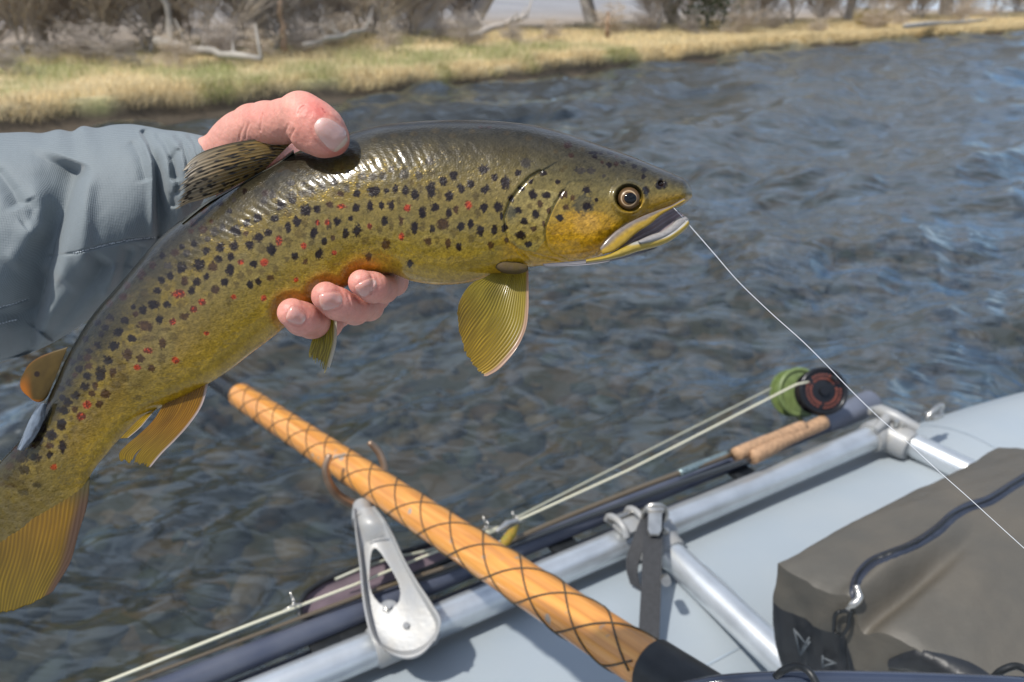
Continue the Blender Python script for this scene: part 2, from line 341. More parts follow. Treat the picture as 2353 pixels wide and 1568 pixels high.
def water_mat():
    m = bpy.data.materials.new('river_water'); m.use_nodes = True; t = m.node_tree; t.nodes.clear(); lk = t.links.new
    o = N(t, 'ShaderNodeOutputMaterial'); gl = N(t, 'ShaderNodeBsdfGlossy'); gl.inputs['Roughness'].default_value = .10; gl.inputs[0].default_value = (.84, .93, 1, 1)
    tr = N(t, 'ShaderNodeBsdfTransparent'); tr.inputs[0].default_value = (.62, .63, .55, 1)
    df = N(t, 'ShaderNodeBsdfDiffuse'); df.inputs[0].default_value = (.07, .085, .09, 1); m2 = N(t, 'ShaderNodeMixShader'); m2.inputs[0].default_value = .24
    fr = N(t, 'ShaderNodeFresnel'); fr.inputs[0].default_value = 1.42; ms = N(t, 'ShaderNodeMixShader')
    co = N(t, 'ShaderNodeTexCoord').outputs['Object']; mp = N(t, 'ShaderNodeMapping'); mp.inputs['Rotation'].default_value = (0, 0, -.64); mp.inputs['Scale'].default_value = (.7, 2.0, 1)
    n = N(t, 'ShaderNodeTexNoise'); n.inputs['Scale'].default_value = 4.2; n.inputs['Detail'].default_value = 2.4; n.inputs['Roughness'].default_value = .5; n.inputs['Distortion'].default_value = .6
    b = N(t, 'ShaderNodeBump'); b.inputs['Strength'].default_value = 1; b.inputs['Distance'].default_value = .028
    lk(co, mp.inputs[0]); lk(mp.outputs[0], n.inputs[0]); lk(n.outputs[0], b.inputs['Height'])
    lk(b.outputs[0], gl.inputs['Normal']); lk(b.outputs[0], fr.inputs['Normal']); fm = N(t, 'ShaderNodeMath', operation='MULTIPLY_ADD', use_clamp=True); fm.inputs[1].default_value = 1.7; fm.inputs[2].default_value = .015; lk(fr.outputs[0], fm.inputs[0]); lk(fm.outputs[0], ms.inputs[0]); lk(tr.outputs[0], m2.inputs[1]); lk(df.outputs[0], m2.inputs[2]); lk(m2.outputs[0], ms.inputs[1]); lk(gl.outputs[0], ms.inputs[2]); lk(ms.outputs[0], o.inputs[0])
    return m
M['water'] = water_mat()
tag(mkmesh('river_water', np.stack([WX, WY, WZ], -1).reshape(-1, 3), gridf(*WX.shape), M['water']), kind='structure')

# ---- grass (stuff)
def shore_pos(s, q):
    x = np.interp(s, arc, SH[:, 0]); y = np.interp(s, arc, SH[:, 1]); nx = np.interp(s, arc, NS[:, 0]); ny = np.interp(s, arc, NS[:, 1])
    return x + nx * q, y + ny * q, nx, ny
ng = 170000
s_ = arc[-1] * rng.random(ng) ** 1.15; q_ = np.where(rng.random(ng) < .16, rng.uniform(.06, .34, ng), np.maximum(.12, 8.5 * rng.random(ng) ** 1.2))
x_, y_, nx_, ny_ = shore_pos(s_, q_); z_ = bank_h(s_, q_) - .02
sc = .6 + s_ / 30
hgt = .72 * (.10 + .20 * fbm(x_ * .9, y_ * .9, 80) ** 1.5 + .07 * rng.random(ng)) * (1 + .5 * sst(20, 35, s_)); hgt = hgt * np.where(q_ < .3, 1.1, 1)
lean = rng.normal(0, .55, (ng, 2)) * hgt[:, None]; edge = sst(.35, 0, q_); lean -= np.stack([nx_, ny_], -1) * (edge * hgt * .9)[:, None]
wd = .0045 * sc * rng.uniform(.7, 1.4, ng); pa = rng.uniform(0, 6.28, ng); px_ = np.cos(pa) * wd; py_ = np.sin(pa) * wd
drop = np.where(q_ < .2, -.5 * hgt, 0)
P0 = np.stack([x_, y_, z_], -1); W = np.stack([px_, py_, 0 * px_], -1)
P1 = P0 + np.stack([lean[:, 0] * .35, lean[:, 1] * .35, hgt * .62], -1); P2 = P0 + np.stack([lean[:, 0], lean[:, 1], hgt + drop * .8], -1)
GV = np.stack([P0 - W, P0 + W, P1 + W * .8, P1 - W * .8, P2 + W * .15, P2 - W * .15], 1).reshape(-1, 3)
b6 = np.arange(ng)[:, None] * 6; GF = np.concatenate([b6 + [0, 1, 2, 3], b6 + [3, 2, 4, 5]])
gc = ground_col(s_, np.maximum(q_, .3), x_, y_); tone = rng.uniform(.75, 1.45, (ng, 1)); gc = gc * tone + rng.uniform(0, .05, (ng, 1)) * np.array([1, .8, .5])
st = rng.random(ng) < .35; gc[st] = np.array([.70, .60, .38]) * tone[st] * .9
M['grass'] = mat('dry_grass_blades', rough=.8, attr=True, trans=.35)
tag(mkmesh('bank_grass', GV, GF, M['grass'], col=np.repeat(gc, 6, 0), smooth=False), 'dry straw and green grass covering the far riverbank', 'grass', kind='stuff')

# ---- trees, shrubs, logs
M['bark'] = mat('grey_bark', (.46, .41, .365), .9, nscale=3, namt=.5, bump=.6, bscale=12, bdist=.02, ncol=(.30, .27, .24))
M['twig'] = mat('bare_twigs', (.47, .41, .36), .9, nscale=1.5, namt=.5, ncol=(.32, .27, .23))
M['twigtan'] = mat('tan_twigs', (.56, .47, .37), .9, nscale=1.5, namt=.5, ncol=(.42, .35, .28))
M['twigolive'] = mat('olive_budding_twigs', (.46, .37, .12), .9, nscale=1.5, namt=.5, ncol=(.20, .16, .09))
M['pale'] = mat('weathered_wood', (.40, .37, .33), .85, nscale=4, namt=.35, bump=.4, bscale=20, bdist=.01)
M['stumpwood'] = mat('reddish_stump', (.36, .25, .17), .85, nscale=4, namt=.35)
def grow(seed, h, r0, lean, depth, spread, nb, up=.25, droop=0, first=.25, fine=1.0):
    """returns (limb segments, twig segments): each (p0,p1,r0,r1)"""
    R = random.Random(seed); limbs = []; twigs = []
    def br(p, d, ln, r, lv):
        n = 4 if lv < 2 else 3; pts = [p]
        for k in range(n):
            d = (d + Vector((R.gauss(0, .16), R.gauss(0, .16), R.gauss(0, .10) + (up if lv else 0) * .25 - droop * lv * .1))).normalized()
            pts.append(pts[-1] + d * ln / n)
        for k in range(n):
            a = r * (1 - .55 * k / n); b = r * (1 - .55 * (k + 1) / n)
            (limbs if lv < 2 else twigs).append((pts[k], pts[k+1], a, b))
        if lv >= depth: return
        for k in range(nb[lv] if lv < len(nb) else 3):
            t = R.uniform(first if lv == 0 else .15, 1); i = min(int(t * n), n - 1); q = pts[i].lerp(pts[i+1], t * n - i)
            a = R.uniform(0, 6.28); sp = R.uniform(.5, 1) * spread
            side = Vector((math.cos(a), math.sin(a), 0)); nd = (d * (1 - sp * .5) + side * sp + Vector((0, 0, up))).normalized()
            br(q, nd, ln * R.uniform(.42, .68), r * (.5 if lv == 0 else .45), lv + 1)
    br(Vector((0, 0, -.15)), Vector((lean, 0, 1)).normalized(), h, r0, 0)
    return limbs, twigs
def segmesh(segs, sides, rmin):
    A = np.array([s[0][:] for s in segs]); B = np.array([s[1][:] for s in segs]); ra = np.maximum([s[2] for s in segs], rmin); rb = np.maximum([s[3] for s in segs], rmin * .6)
    T = B - A; T /= np.linalg.norm(T, axis=1)[:, None] + 1e-9; X = np.cross(T, [0.31, .2, .93]); X /= np.linalg.norm(X, axis=1)[:, None] + 1e-9; Y = np.cross(T, X)
    th = np.linspace(0, 2*np.pi, sides, endpoint=False); ring = np.cos(th)[None, :, None] * X[:, None] + np.sin(th)[None, :, None] * Y[:, None]
    V = np.concatenate([A[:, None] + ring * ra[:, None, None], B[:, None] + ring * rb[:, None, None]], 1).reshape(-1, 3)
    b = np.arange(len(segs))[:, None, None] * 2 * sides; j = np.arange(sides); q = np.stack([j, (j+1) % sides, (j+1) % sides + sides, j + sides], -1)[None]
    return V, (b + q).reshape(-1, 4)
TM = {}
def tree_kind(key, sides=7, rmin=.007, **k):
    l, t = grow(**k); V, Fq = segmesh(l, sides, .012); a = (V, Fq); b = segmesh(t, 3, rmin)
    out = []
    for nm, (V, Fq) in (('trunk', a), ('crown', b)):
        o = mkmesh(nm, V, Fq, None); me = o.data; bpy.data.objects.remove(o); out.append(me)
    TM[key] = out
tree_kind('cottonwood', seed=1, h=7.5, r0=.26, lean=.08, depth=4, spread=.9, nb=(11, 8, 6, 5), up=.3, first=.12)
tree_kind('leaning', seed=5, h=6.5, r0=.22, lean=-.45, depth=4, spread=1.0, nb=(11, 8, 6, 4), up=.2, first=.1)
tree_kind('willow', seed=9, h=5, r0=.12, lean=.12, depth=4, spread=1.0, nb=(14, 8, 6, 4), up=.45, first=.02)
tree_kind('shrub', seed=14, h=2.2, r0=.04, lean=0, depth=3, spread=1.25, nb=(22, 10, 7), up=.3, first=0, rmin=.0055)
tree_kind('brush', seed=22, h=1.2, r0=.025, lean=.3, depth=3, spread=1.6, nb=(20, 10, 6), up=.1, first=0, rmin=.005)
def plant(name, key, x_px, dist, rot, scl, tw, label, cat, group, bark='bark', zs=1):
    # place on the ground at the picture bearing x_px and the distance along the view
    X = (x_px - CU) / F * dist; Y = dist * CP + .25 * dist * .4
    k = np.argmin((SH[:, 0] - X) ** 2 + (SH[:, 1] - Y) ** 2); q = (X - SH[k, 0]) * NS[k, 0] + (Y - SH[k, 1]) * NS[k, 1]
    if q < .9: X += NS[k, 0] * (.9 - q); Y += NS[k, 1] * (.9 - q); q = .9
    o = thing(name, (X, Y, float(bank_h(arc[k], q)) - .05), label, cat, group); o.rotation_euler = (0, 0, rot); o.scale = (scl, scl, scl * zs)
    for me, nm, m in ((TM[key][0], 'trunk', bark), (TM[key][1], 'crown', tw)):
        c = bpy.data.objects.new(nm, me); C.objects.link(c); c.parent = o
        if not me.materials: me.materials.append(M[m])
        c.material_slots[0].link = 'OBJECT'; c.material_slots[0].material = M[m]
    return o
TG = 'bare trees on the far bank'; SG = 'leafless shrubs on the far bank'; BG = 'low brush behind the grass'
plant('bare_tree', 'cottonwood', 985, 24, .4, 1.25, 'twig', 'thick grey clump of bare trunks above the middle of the fish', 'tree', TG)
plant('bare_tree', 'leaning', 1075, 25.5, 2.9, 1.1, 'twig', 'bare tree leaning right beside the thick trunk clump', 'tree', TG)
plant('bare_tree', 'cottonwood', 1355, 34, 1.9, 1.15, 'twig', 'lone slim bare trunk in the open gap right of the clump', 'tree', TG, 'pale')
plant('bare_tree', 'willow', 640, 19, .9, 1.3, 'twig', 'bare tree rising right behind the thumb', 'tree', TG)
plant('bare_tree', 'willow', 450, 19.5, 3.0, 1.25, 'twigolive', 'olive budding tree behind the pale standing snag', 'tree', TG)
plant('bare_tree', 'willow', 150, 15.5, 4.2, 1.1, 'twigolive', 'yellow olive budding tree in the upper left corner', 'tree', TG)
plant('bare_tree', 'cottonwood', 15, 14, 2.2, .8, 'twig', 'dark bare tree cut by the left picture edge', 'tree', TG)
plant('bare_tree', 'cottonwood', 300, 24, 5.2, 1.0, 'twig', 'grey bare tree between the two olive trees', 'tree', TG)
plant('bare_tree', 'leaning', 1540, 29, .3, 1.1, 'twig', 'forked bare tree above the straw grass, dark green bush at its foot', 'tree', TG, 'pale')
plant('bare_tree', 'willow', 1700, 31, 1.3, 1.5, 'twigtan', 'brown bare tree left of the pale grey brush', 'tree', TG)
plant('bare_tree', 'willow', 1900, 38, 2.3, 1.6, 'twig', 'bare tree above the pale grey brush on the right', 'tree', TG)
plant('bare_tree', 'cottonwood', 2110, 44, 3.3, 1.4, 'twig', 'dark bare tree over the yellow tuft at the bend', 'tree', TG)
plant('bare_tree', 'willow', 2300, 50, .7, 2.0, 'twig', 'dark bare tree nearest the right picture edge', 'tree', TG)
plant('bare_tree', 'cottonwood', 790, 27, 4.4, 1.1, 'twig', 'grey bare tree between the thumb and the thick clump', 'tree', TG)
ws = random.Random(4)
for i in range(64):
    xp = -60 + i * 39 + ws.uniform(-25, 25); base = np.interp(xp, [0, 500, 1176, 1600, 2000, 2353], [12, 14, 20, 25, 34, 44])
    if 1150 < xp < 1460: continue
    far = ws.uniform(1.02, 1.5); tw = ws.choice(['twig', 'twig', 'twigtan', 'twigolive' if xp < 700 else 'twigtan'])
    if xp > 1650: tw = 'twigtan'
    near = sum(xp > b for b in (200, 480, 800, 1100, 1300, 1600, 1900, 2150))
    where = ['at the far left', 'near the left olive tree', 'near the standing snag', 'behind the thumb', 'near the thick trunk clump', 'by the open gap', 'above the golden straw', 'in the pale grey brush', 'by the bend at the far right'][near]
    look = {'twig': 'grey brown', 'twigtan': 'pale tan', 'twigolive': 'olive budding'}[tw]
    plant('shrub', 'shrub', xp, base * far, ws.uniform(0, 6.28), (.8 + .45 * ws.random()) * (base / 20) ** .5, tw, f'{look} leafless shrub {where}', 'shrub', f'{look} shrubs {where}', bark='bark')
for i in range(26):
    xp = -40 + i * 94 + ws.uniform(-25, 25); base = np.interp(xp, [0, 500, 1176, 1600, 2000, 2353], [10.8, 12.6, 18, 22.5, 30, 40])
    near = sum(xp > b for b in (480, 1100, 1600, 1900))
    where = ['at the left grass edge', 'by the fallen log', 'above the middle grass', 'over the golden straw', 'along the right shore'][near]
    tw = 'twigtan' if (ws.random() < .6 or xp > 1600) else 'twig'; look = 'tan' if tw == 'twigtan' else 'grey'
    plant('brush', 'brush', xp, base * ws.uniform(1, 1.12), ws.uniform(0, 6.28), (.35 + .3 * ws.random()) * (base / 16) ** .6, tw, f'low {look} tangle of brush {where}', 'brush', f'{look} brush {where}', bark=tw)
def logthing(name, pts, r, m, label, cat, group=None, branches=0, seed=1):
    P = np.array(pts); Rr = random.Random(seed); b = MB(); Q = resample(P, 9); Q[1:-1] += np.random.default_rng(seed).normal(0, r * .25, Q[1:-1].shape)
    r = r * .72; b.tube(Q, np.linspace(r, r * .6, 9) * (1 + .12 * np.sin(np.arange(9) * 2.3)), 10)
    o = thing(name, P[0], label, cat, group); b.build('trunk', M[m], o, auto=False)
    for k in range(branches):
        i = Rr.randint(2, 8); d = np.array([Rr.gauss(0, 1), Rr.gauss(0, 1), abs(Rr.gauss(.6, .5))]); d /= np.linalg.norm(d); l = Rr.uniform(.2, .55)
        MB().tube([Q[i], Q[i] + d * l * .5, Q[i] + d * l + (0, 0, .1)], [r * .4, r * .3, r * .12], 6).build('branch', M[m], o, auto=False)
def gp(u, v, z=.45): return atz(u, v, z)
a = gp(365, 128); b_ = gp(600, 136); logthing('fallen_log', [a + (0, 0, .22), (a + b_) / 2 + (0, 0, .1), b_], .11, 'pale', 'pale bleached fallen log lying right of the standing snag base', 'log', None, 4, 3)
a = gp(700, 118); b_ = gp(840, 108); logthing('fallen_log', [a + (0, 0, .1), b_ + (0, 0, .3)], .08, 'pale', 'short pale driftwood branch left of the thick trunk clump', 'log', None, 5, 8)
a = gp(1060, 92); b_ = gp(1210, 88); logthing('fallen_log', [a, b_ + (0, 0, .5)], .13, 'bark', 'grey fallen limb at the foot of the thick trunk clump', 'log', None, 5, 11)
a = gp(2080, 60); b_ = gp(2330, 42, .3); logthing('fallen_log', [a, b_], .12, 'pale', 'pale driftwood lying along the shore at the far right', 'log', None, 5, 13)
a = gp(398, 122); logthing('standing_snag', [a, a + (0.02, 0, .5), a + (-.03, 0, 1.0)], .10, 'pale', 'white broken snag standing behind the sleeve', 'snag', None, 1, 4)
a = gp(655, 118); logthing('standing_snag', [a, a + (0, 0, .4), a + (.02, 0, .85)], .08, 'stumpwood', 'reddish brown stub of a trunk behind the thumb', 'snag', None, 0, 5)
a = gp(1395, 82); logthing('standing_snag', [a, a + (0, 0, .3), a + (.0, 0, .55)], .10, 'stumpwood', 'short pinkish stump in the open gap', 'snag', None, 0, 6)
byl = {}
for o_ in list(C.objects):
    if o_.get('group') and o_.get('label') and o_.name.split('.')[0] in ('shrub', 'brush'): byl.setdefault(o_['label'], []).append(o_)
ORD = ['leftmost', 'second', 'third', 'fourth', 'fifth', 'sixth', 'seventh', 'eighth', 'ninth', 'tenth', 'eleventh', 'twelfth']
for lb, os_ in byl.items():
    if len(os_) > 1:
        os_.sort(key=lambda o: o.location.x / o.location.y)
        for k, o_ in enumerate(os_): o_['label'] = (ORD[min(k, 11)] if k == 0 else ORD[min(k, 11)] + ' from left') + ', ' + lb
# dark green bush
bm_ = MB(); gg = np.random.default_rng(9); nl = 900; c0 = gp(1625, 62, .5); V = c0 + gg.normal(0, 1, (nl, 3)) * (.42, .42, .38) + (0, 0, .55); d1 = gg.normal(0, .045, (nl, 3)); d2 = gg.normal(0, .045, (nl, 3))
VV = np.stack([V, V + d1, V + d1 + d2, V + d2], 1).reshape(-1, 3); M['juniper'] = mat('juniper_green', (.06, .08, .03), .8, nscale=3, namt=.5, ncol=(.12, .12, .05))
t_ = thing('juniper_bush', c0, 'small dark green bush among the grey brush', 'bush'); mkmesh('foliage', VV, np.arange(nl * 4).reshape(-1, 4), M['juniper'], t_, smooth=False)
MB().tube([c0, c0 + (0, 0, .6)], [.05, .03], 6).build('trunk', M['bark'], t_)
# yellow grass tuft at the bend
nl = 700; c0 = gp(2000, 72, .15); a_ = gg.uniform(0, 6.28, nl); o_ = gg.uniform(.1, 1, nl); base = c0 + np.stack([np.cos(a_) * .35 * o_, np.sin(a_) * .35 * o_, 0 * a_], -1)
tip = base + np.stack([np.cos(a_) * .45 * o_, np.sin(a_) * .45 * o_, .75 * gg.uniform(.6, 1.1, nl)], -1); wv = np.array([.02, .01, 0]); VV = np.stack([base - wv, base + wv, tip + wv * .2, tip - wv * .2], 1).reshape(-1, 3)
M['tuft'] = mat('yellow_tuft', (.50, .38, .12), .8, nscale=8, namt=.4, trans=.3)
tag(mkmesh('grass_tuft', VV, np.arange(nl * 4).reshape(-1, 4), M['tuft'], smooth=False, loc=c0), 'tall yellow grass tuft at the water edge near the bend', 'grass tuft')
#%%PART2
# ================================================================== THE TROUT
def catmull(x, P, t): return hermite(x, P, t)
pairs = [((-150, 1290), (165, 1262)), ((-95, 1200), (190, 1165)), ((-40, 1112), (205, 1100)), ((0, 1062), (216, 1080)), ((40, 1018), (243, 1046)), ((88, 955), (280, 1004)), ((122, 890), (332, 958)), ((148, 832), (390, 928)), ((178, 777), (450, 898)), ((214, 722), (512, 862)),
 ((262, 667), (572, 816)), ((310, 611), (625, 776)), ((360, 553), (668, 742)), ((420, 503), (712, 712)), ((500, 448), (755, 684)), ((590, 397), (800, 657)), ((680, 350), (848, 636)), ((760, 322), (893, 628)), ((850, 293), (945, 646)), ((950, 280), (1010, 655)), ((1050, 276), (1080, 650)),
 ((1130, 278), (1140, 634)), ((1210, 286), (1205, 616)), ((1300, 307), (1298, 606)), ((1385, 336), (1378, 590)), ((1450, 359), (1432, 556)), ((1510, 384), (1490, 512)), ((1553, 403), (1538, 484)), ((1580, 420), (1573, 469)), ((1591, 440), (1590, 454))]
TOP = np.array([p[0] for p in pairs], float); BOT = np.array([p[1] for p in pairs], float); MID = (TOP + BOT) / 2
cs = np.r_[0, np.cumsum(np.linalg.norm(np.diff(MID, axis=0), axis=1))]
NUF, NFR, NBK = 1040, 300, 44
sv = np.linspace(0, cs[-1], NUF)
Tp = hermite(cs, TOP, sv); Bp = hermite(cs, BOT, sv)
# half thickness in metres and centre depth along the body
wk = [.0022, .0035, .0055, .0068, .008, .0095, .0115, .0135, .0155, .0175, .0192, .0206, .0216, .0224, .0230, .0236, .0240, .0244, .0248, .0250, .0250, .0248, .0244, .0232, .0208, .0182, .0150, .0115, .0075, .002]
Wf = hermite(cs, np.array(wk), sv); Dc = np.interp(sv, [0, cs[8], cs[18], cs[-1]], [.398, .388, .381, .378])
ang_ = np.r_[np.linspace(-np.pi/2, np.pi/2, NFR), np.linspace(np.pi/2, 3*np.pi/2, NBK + 2)[1:-1]]
SV_, AG = np.meshgrid(sv, ang_, indexing='ij')
sn = np.sin(AG); cn = np.cos(AG)
FU = (Tp[:, None, 0] + Bp[:, None, 0]) / 2 + (Tp[:, None, 0] - Bp[:, None, 0]) / 2 * sn
FV = (Tp[:, None, 1] + Bp[:, None, 1]) / 2 + (Tp[:, None, 1] - Bp[:, None, 1]) / 2 * sn
prof = np.sign(cn) * np.abs(cn) ** .86
FD = Dc[:, None] - Wf[:, None] * prof
front = cn > 0
# relief toward the viewer (metres)
rel = np.zeros_like(FU); HZm = lambda pts: Z(pts, 1150, 260, 3.563)
operc = HZm([(600, 565), (520, 610), (430, 700), (340, 820), (292, 950), (305, 1090), (340, 1180), (420, 1270), (540, 1380)])
preop = HZm([(800, 735), (735, 840), (690, 940), (655, 1030), (645, 1110), (665, 1210), (720, 1280), (860, 1330)])
cheekt = HZm([(560, 585), (640, 590), (720, 660), (820, 690), (900, 655), (1040, 655), (1150, 690), (1230, 720)])
def groove(poly, wpx, depth, step=0, side=1, sw=26):
    d, p, s = polyd(FU, FV, poly); g = -depth * np.exp(-(d / wpx) ** 2)
    if step: g = g + step * sst(0, 1, np.clip(d / sw, 0, 1)) * 0 + step * np.exp(-d / sw) * (s * side > 0) * (1 - np.exp(-(d / wpx) ** 2))
    return g * front
rel += groove(operc, 3.6, .0007, .0009, -1, 46)
rel += groove(preop, 2.6, .0006, .0005, -1, 30)
rel += groove(HZm([(700, 650), (820, 690), (900, 655), (1040, 655), (1150, 690)]), 4, .0004)
rel += groove(HZm([(1100, 1290), (1180, 1165), (1330, 1045), (1480, 960), (1650, 895), (1800, 845)]), 3.0, .0009)
for kx in range(5): rel += groove(HZm([(420 + 70*kx, 1235 + 24*kx), (620 + 80*kx, 1320 + 14*kx), (1000 + 60*kx, 1345 - 4*kx)]), 2.0, .00035)
eu, ev = 1445, 455
de = np.hypot(FU - eu, (FV - ev) * 1.03)
rel += front * (.0016 * np.exp(-((de - 36) / 7.5) ** 2) - .0042 * sst(34, 26, de))
dn = np.hypot(FU - 1518, FV - 422); rel += front * (-.0012 * sst(8, 3, dn) + .0005 * np.exp(-((dn - 10) / 4) ** 2))
# myomere ripples along the upper flank
tt = (sn + 1) / 2; body = sst(1190, 1120, FU)
rip = np.sin((SV_ + 26 * np.abs(tt - .70) * 4 + 6 * fbm(FU / 60, FV / 60, 90)) / 17.0 * 2 * np.pi) * (.4 + 1.2 * vn(FU / 34, FV / 34, 91))
rel += front * .00007 * rip * np.exp(-((tt - .80) / .15) ** 2) * sst(1080, 900, FU) * sst(600, 760, SV_)
rel += front * .00055 * (fbm(FU / 46, FV / 46, 95) - .5) + front * .00022 * (fbm(FU / 12, FV / 12, 96) - .5)
# thumb dent and finger dents
rel += front * (-.0022 * np.exp(-(np.hypot((FU - 748) / 58, (FV - 338) / 30)) ** 2.2))
for (x, y) in ((670, 722), (748, 684), (830, 652)): rel += front * (-.003 * np.exp(-(np.hypot(FU - x, FV - y) / 42) ** 2.4) + .0011 * np.exp(-((np.hypot(FU - x, FV - y) - 50) / 14) ** 2))
FD = FD - rel
Pf = pt(FU, FV, FD)
# ---- colour
n1 = fbm(FU / 30, FV / 30, 100); n2 = fbm(FU / 7, FV / 7, 101, 3); n3 = fbm(FU / 3.2, FV / 3.2, 102, 2); n4 = fbm(FU / 110, FV / 110, 103)
def ramp(t, ks):
    xs = [k[0] for k in ks]; return np.stack([np.interp(t, xs, [k[1][c] for k in ks]) for c in range(3)], -1)
tj = tt + .05 * (n1 - .5) + .02 * (n2 - .5)
belly = ramp(tj, [(0, (.34, .29, .08)), (.10, (.31, .27, .05)), (.22, (.24, .22, .05)), (.38, (.20, .19, .075)), (.55, (.19, .185, .085)), (.70, (.135, .13, .05)), (.80, (.085, .083, .043)), (.9, (.055, .056, .035)), (1, (.030, .032, .024))])
tailc = ramp(tj, [(0, (.34, .28, .04)), (.15, (.29, .25, .04)), (.35, (.22, .19, .06)), (.50, (.19, .165, .06)), (.66, (.125, .112, .030)), (.80, (.06, .056, .018)), (1, (.016, .018, .010))])
headc = ramp(tj, [(0, (.46, .36, .05)), (.18, (.42, .32, .03)), (.36, (.33, .27, .05)), (.55, (.19, .19, .09)), (.68, (.13, .135, .075)), (.84, (.08, .083, .055)), (1, (.035, .037, .03))])
mtail = sst(cs[13], cs[8], SV_)[..., None]; mh = (sst(1165, 1215, FU + .25 * (FV - 450)))[..., None]
col = belly * (1 - mtail) + tailc * mtail; col = col * (1 - mh) + headc * mh
# golden patches between the spots on the mid flank
gp_ = (sst(.45, .62, n1) * np.exp(-((tt - .66) / .16) ** 2) * sst(1150, 900, FU))[..., None]; col = col * (1 - .7 * gp_) + np.array([.22, .19, .025]) * .7 * gp_
gy = (sst(.5, .66, n4) * np.exp(-((tt - .42) / .2) ** 2) * (1 - mh[..., 0]))[..., None]; col = col * (1 - .5 * gy) + np.array([.21, .215, .13]) * .5 * gy
# operculum plate grey, cheek gold
inop = inpoly(FU, FV, operc[1:6] + HZm([(340, 1180), (420, 1240), (560, 1270), (650, 1160), (650, 1040), (700, 930), (770, 760), (700, 735), (560, 715), (500, 705)]))
edge_n = fbm(FU / 14, FV / 14, 105)
mo = (inop & front)[..., None] * .75; col = col * (1 - mo) + (np.array([.27, .28, .17]) * (.8 + .4 * n2[..., None])) * mo
chk = front * sst(1.05, .75, np.hypot((FU - 1345) / 92, (FV - 540) / 62) + .25 * (edge_n - .5)); col = col * (1 - .8 * chk[..., None]) + (np.array([.50, .35, .03]) * (.7 + .6 * n2[..., None])) * .8 * chk[..., None]
gold = front * sst(1.1, .6, np.hypot((FU - 1348) / 34, (FV - 516) / 30)); col = col * (1 - .5 * gold[..., None]) + np.array([.58, .43, .18]) * .5 * gold[..., None]
snout = front * sst(.55, .2, tt) * sst(1420, 1480, FU); col = col * (1 - .8 * snout[..., None]) + np.array([.38, .29, .05]) * .8 * snout[..., None]
tail_t = front * sst(1225, 1260, FV) * 0
fing_glow = np.zeros_like(FU)
for (x, y) in ((668, 712), (745, 676), (835, 634)): fing_glow = np.maximum(fing_glow, sst(62, 36, np.hypot(FU - x, FV - y) + 10 * (n1 - .5)))
col = col * (1 - .38 * fing_glow[..., None]) + np.array([.40, .18, .07]) * .38 * fing_glow[..., None]  # stretched pinkish skin plus orange glow by the fingers, put into the colour
halo = np.zeros_like(FU); spot = np.zeros_like(FU); sc_ = np.zeros(FU.shape + (3,))
def S(lst, ox, oy, s): return [((ox + a / s) / 1.0625, (oy + b / s) / 1.0625, rx / s / 1.0625, ry / s / 1.0625, t) for a, b, rx, ry, t in lst]
K = 'k'
spots = S([(237,305,40,40,'b'),(388,330,38,38,'b'),(512,335,32,35,'b'),(625,318,42,40,'b'),(720,250,28,32,'b'),(853,308,42,48,'b'),(1150,150,40,40,'b'),(1030,308,32,38,'b'),(1165,288,35,32,'f'),(1418,318,44,50,K),(1755,250,48,42,K),(1297,380,35,38,K),(1607,415,38,45,K),(1500,460,35,45,K),(1877,350,30,38,K),(2000,400,45,62,K),(1775,478,42,46,K),(60,388,38,42,K),(215,465,38,48,'b'),(345,435,28,28,'b'),(140,525,35,25,'d'),(60,525,30,30,'f'),(328,525,40,42,K),(520,495,58,48,K),(660,487,30,32,K),(765,465,32,46,K),(875,490,30,45,K),(980,540,40,50,K),(1163,480,42,75,K),(1368,545,44,55,K),(1260,550,25,35,'f'),(1665,545,25,35,'f'),(20,645,35,40,'d'),(152,665,70,40,'q'),(318,685,40,48,K),(478,665,28,52,K),(610,655,28,45,K),(712,650,42,55,K),(800,610,18,40,'f'),(897,680,38,42,'R'),(1072,735,38,55,K),(1210,680,38,38,K),(1360,745,35,50,K),(1448,700,28,45,'d'),(1585,650,45,50,'R'),(1762,670,44,55,K),(1920,670,48,55,K),(2065,575,30,35,K),(10,860,25,45,K),(105,835,35,45,K),(258,800,28,35,K),(640,835,32,55,K),(828,825,25,45,'d'),(475,890,38,46,'q'),(330,940,38,52,K),(205,970,32,55,K),(980,905,33,50,K),(1070,900,25,40,'f'),(1180,925,28,48,K),(1293,865,55,50,'d'),(1502,888,42,48,K),(1610,860,28,50,K),(1718,945,42,65,K),(1875,935,28,55,K),(1990,915,35,42,K),(1955,775,18,45,K),(1425,965,30,40,'f'),(828,1005,35,42,'R'),(60,1015,25,32,'d'),(435,1055,35,35,'f'),(655,1095,38,50,'d'),(1132,1058,38,45,'d'),(1355,1075,28,45,'d'),(1475,1125,35,42,K),(1610,1030,28,35,'f'),(1830,1105,25,35,'d'),(75,1190,38,35,'R'),(463,1235,32,38,'d'),(925,1305,36,45,K),(1240,1050,25,35,'f'),(720,880,20,50,'f'),(1690,740,25,40,'f'),(1045,460,22,35,'f'),(940,400,35,30,'f'),(580,930,25,30,'f'),(905,970,25,30,'f')], 800, 360, 4.611)
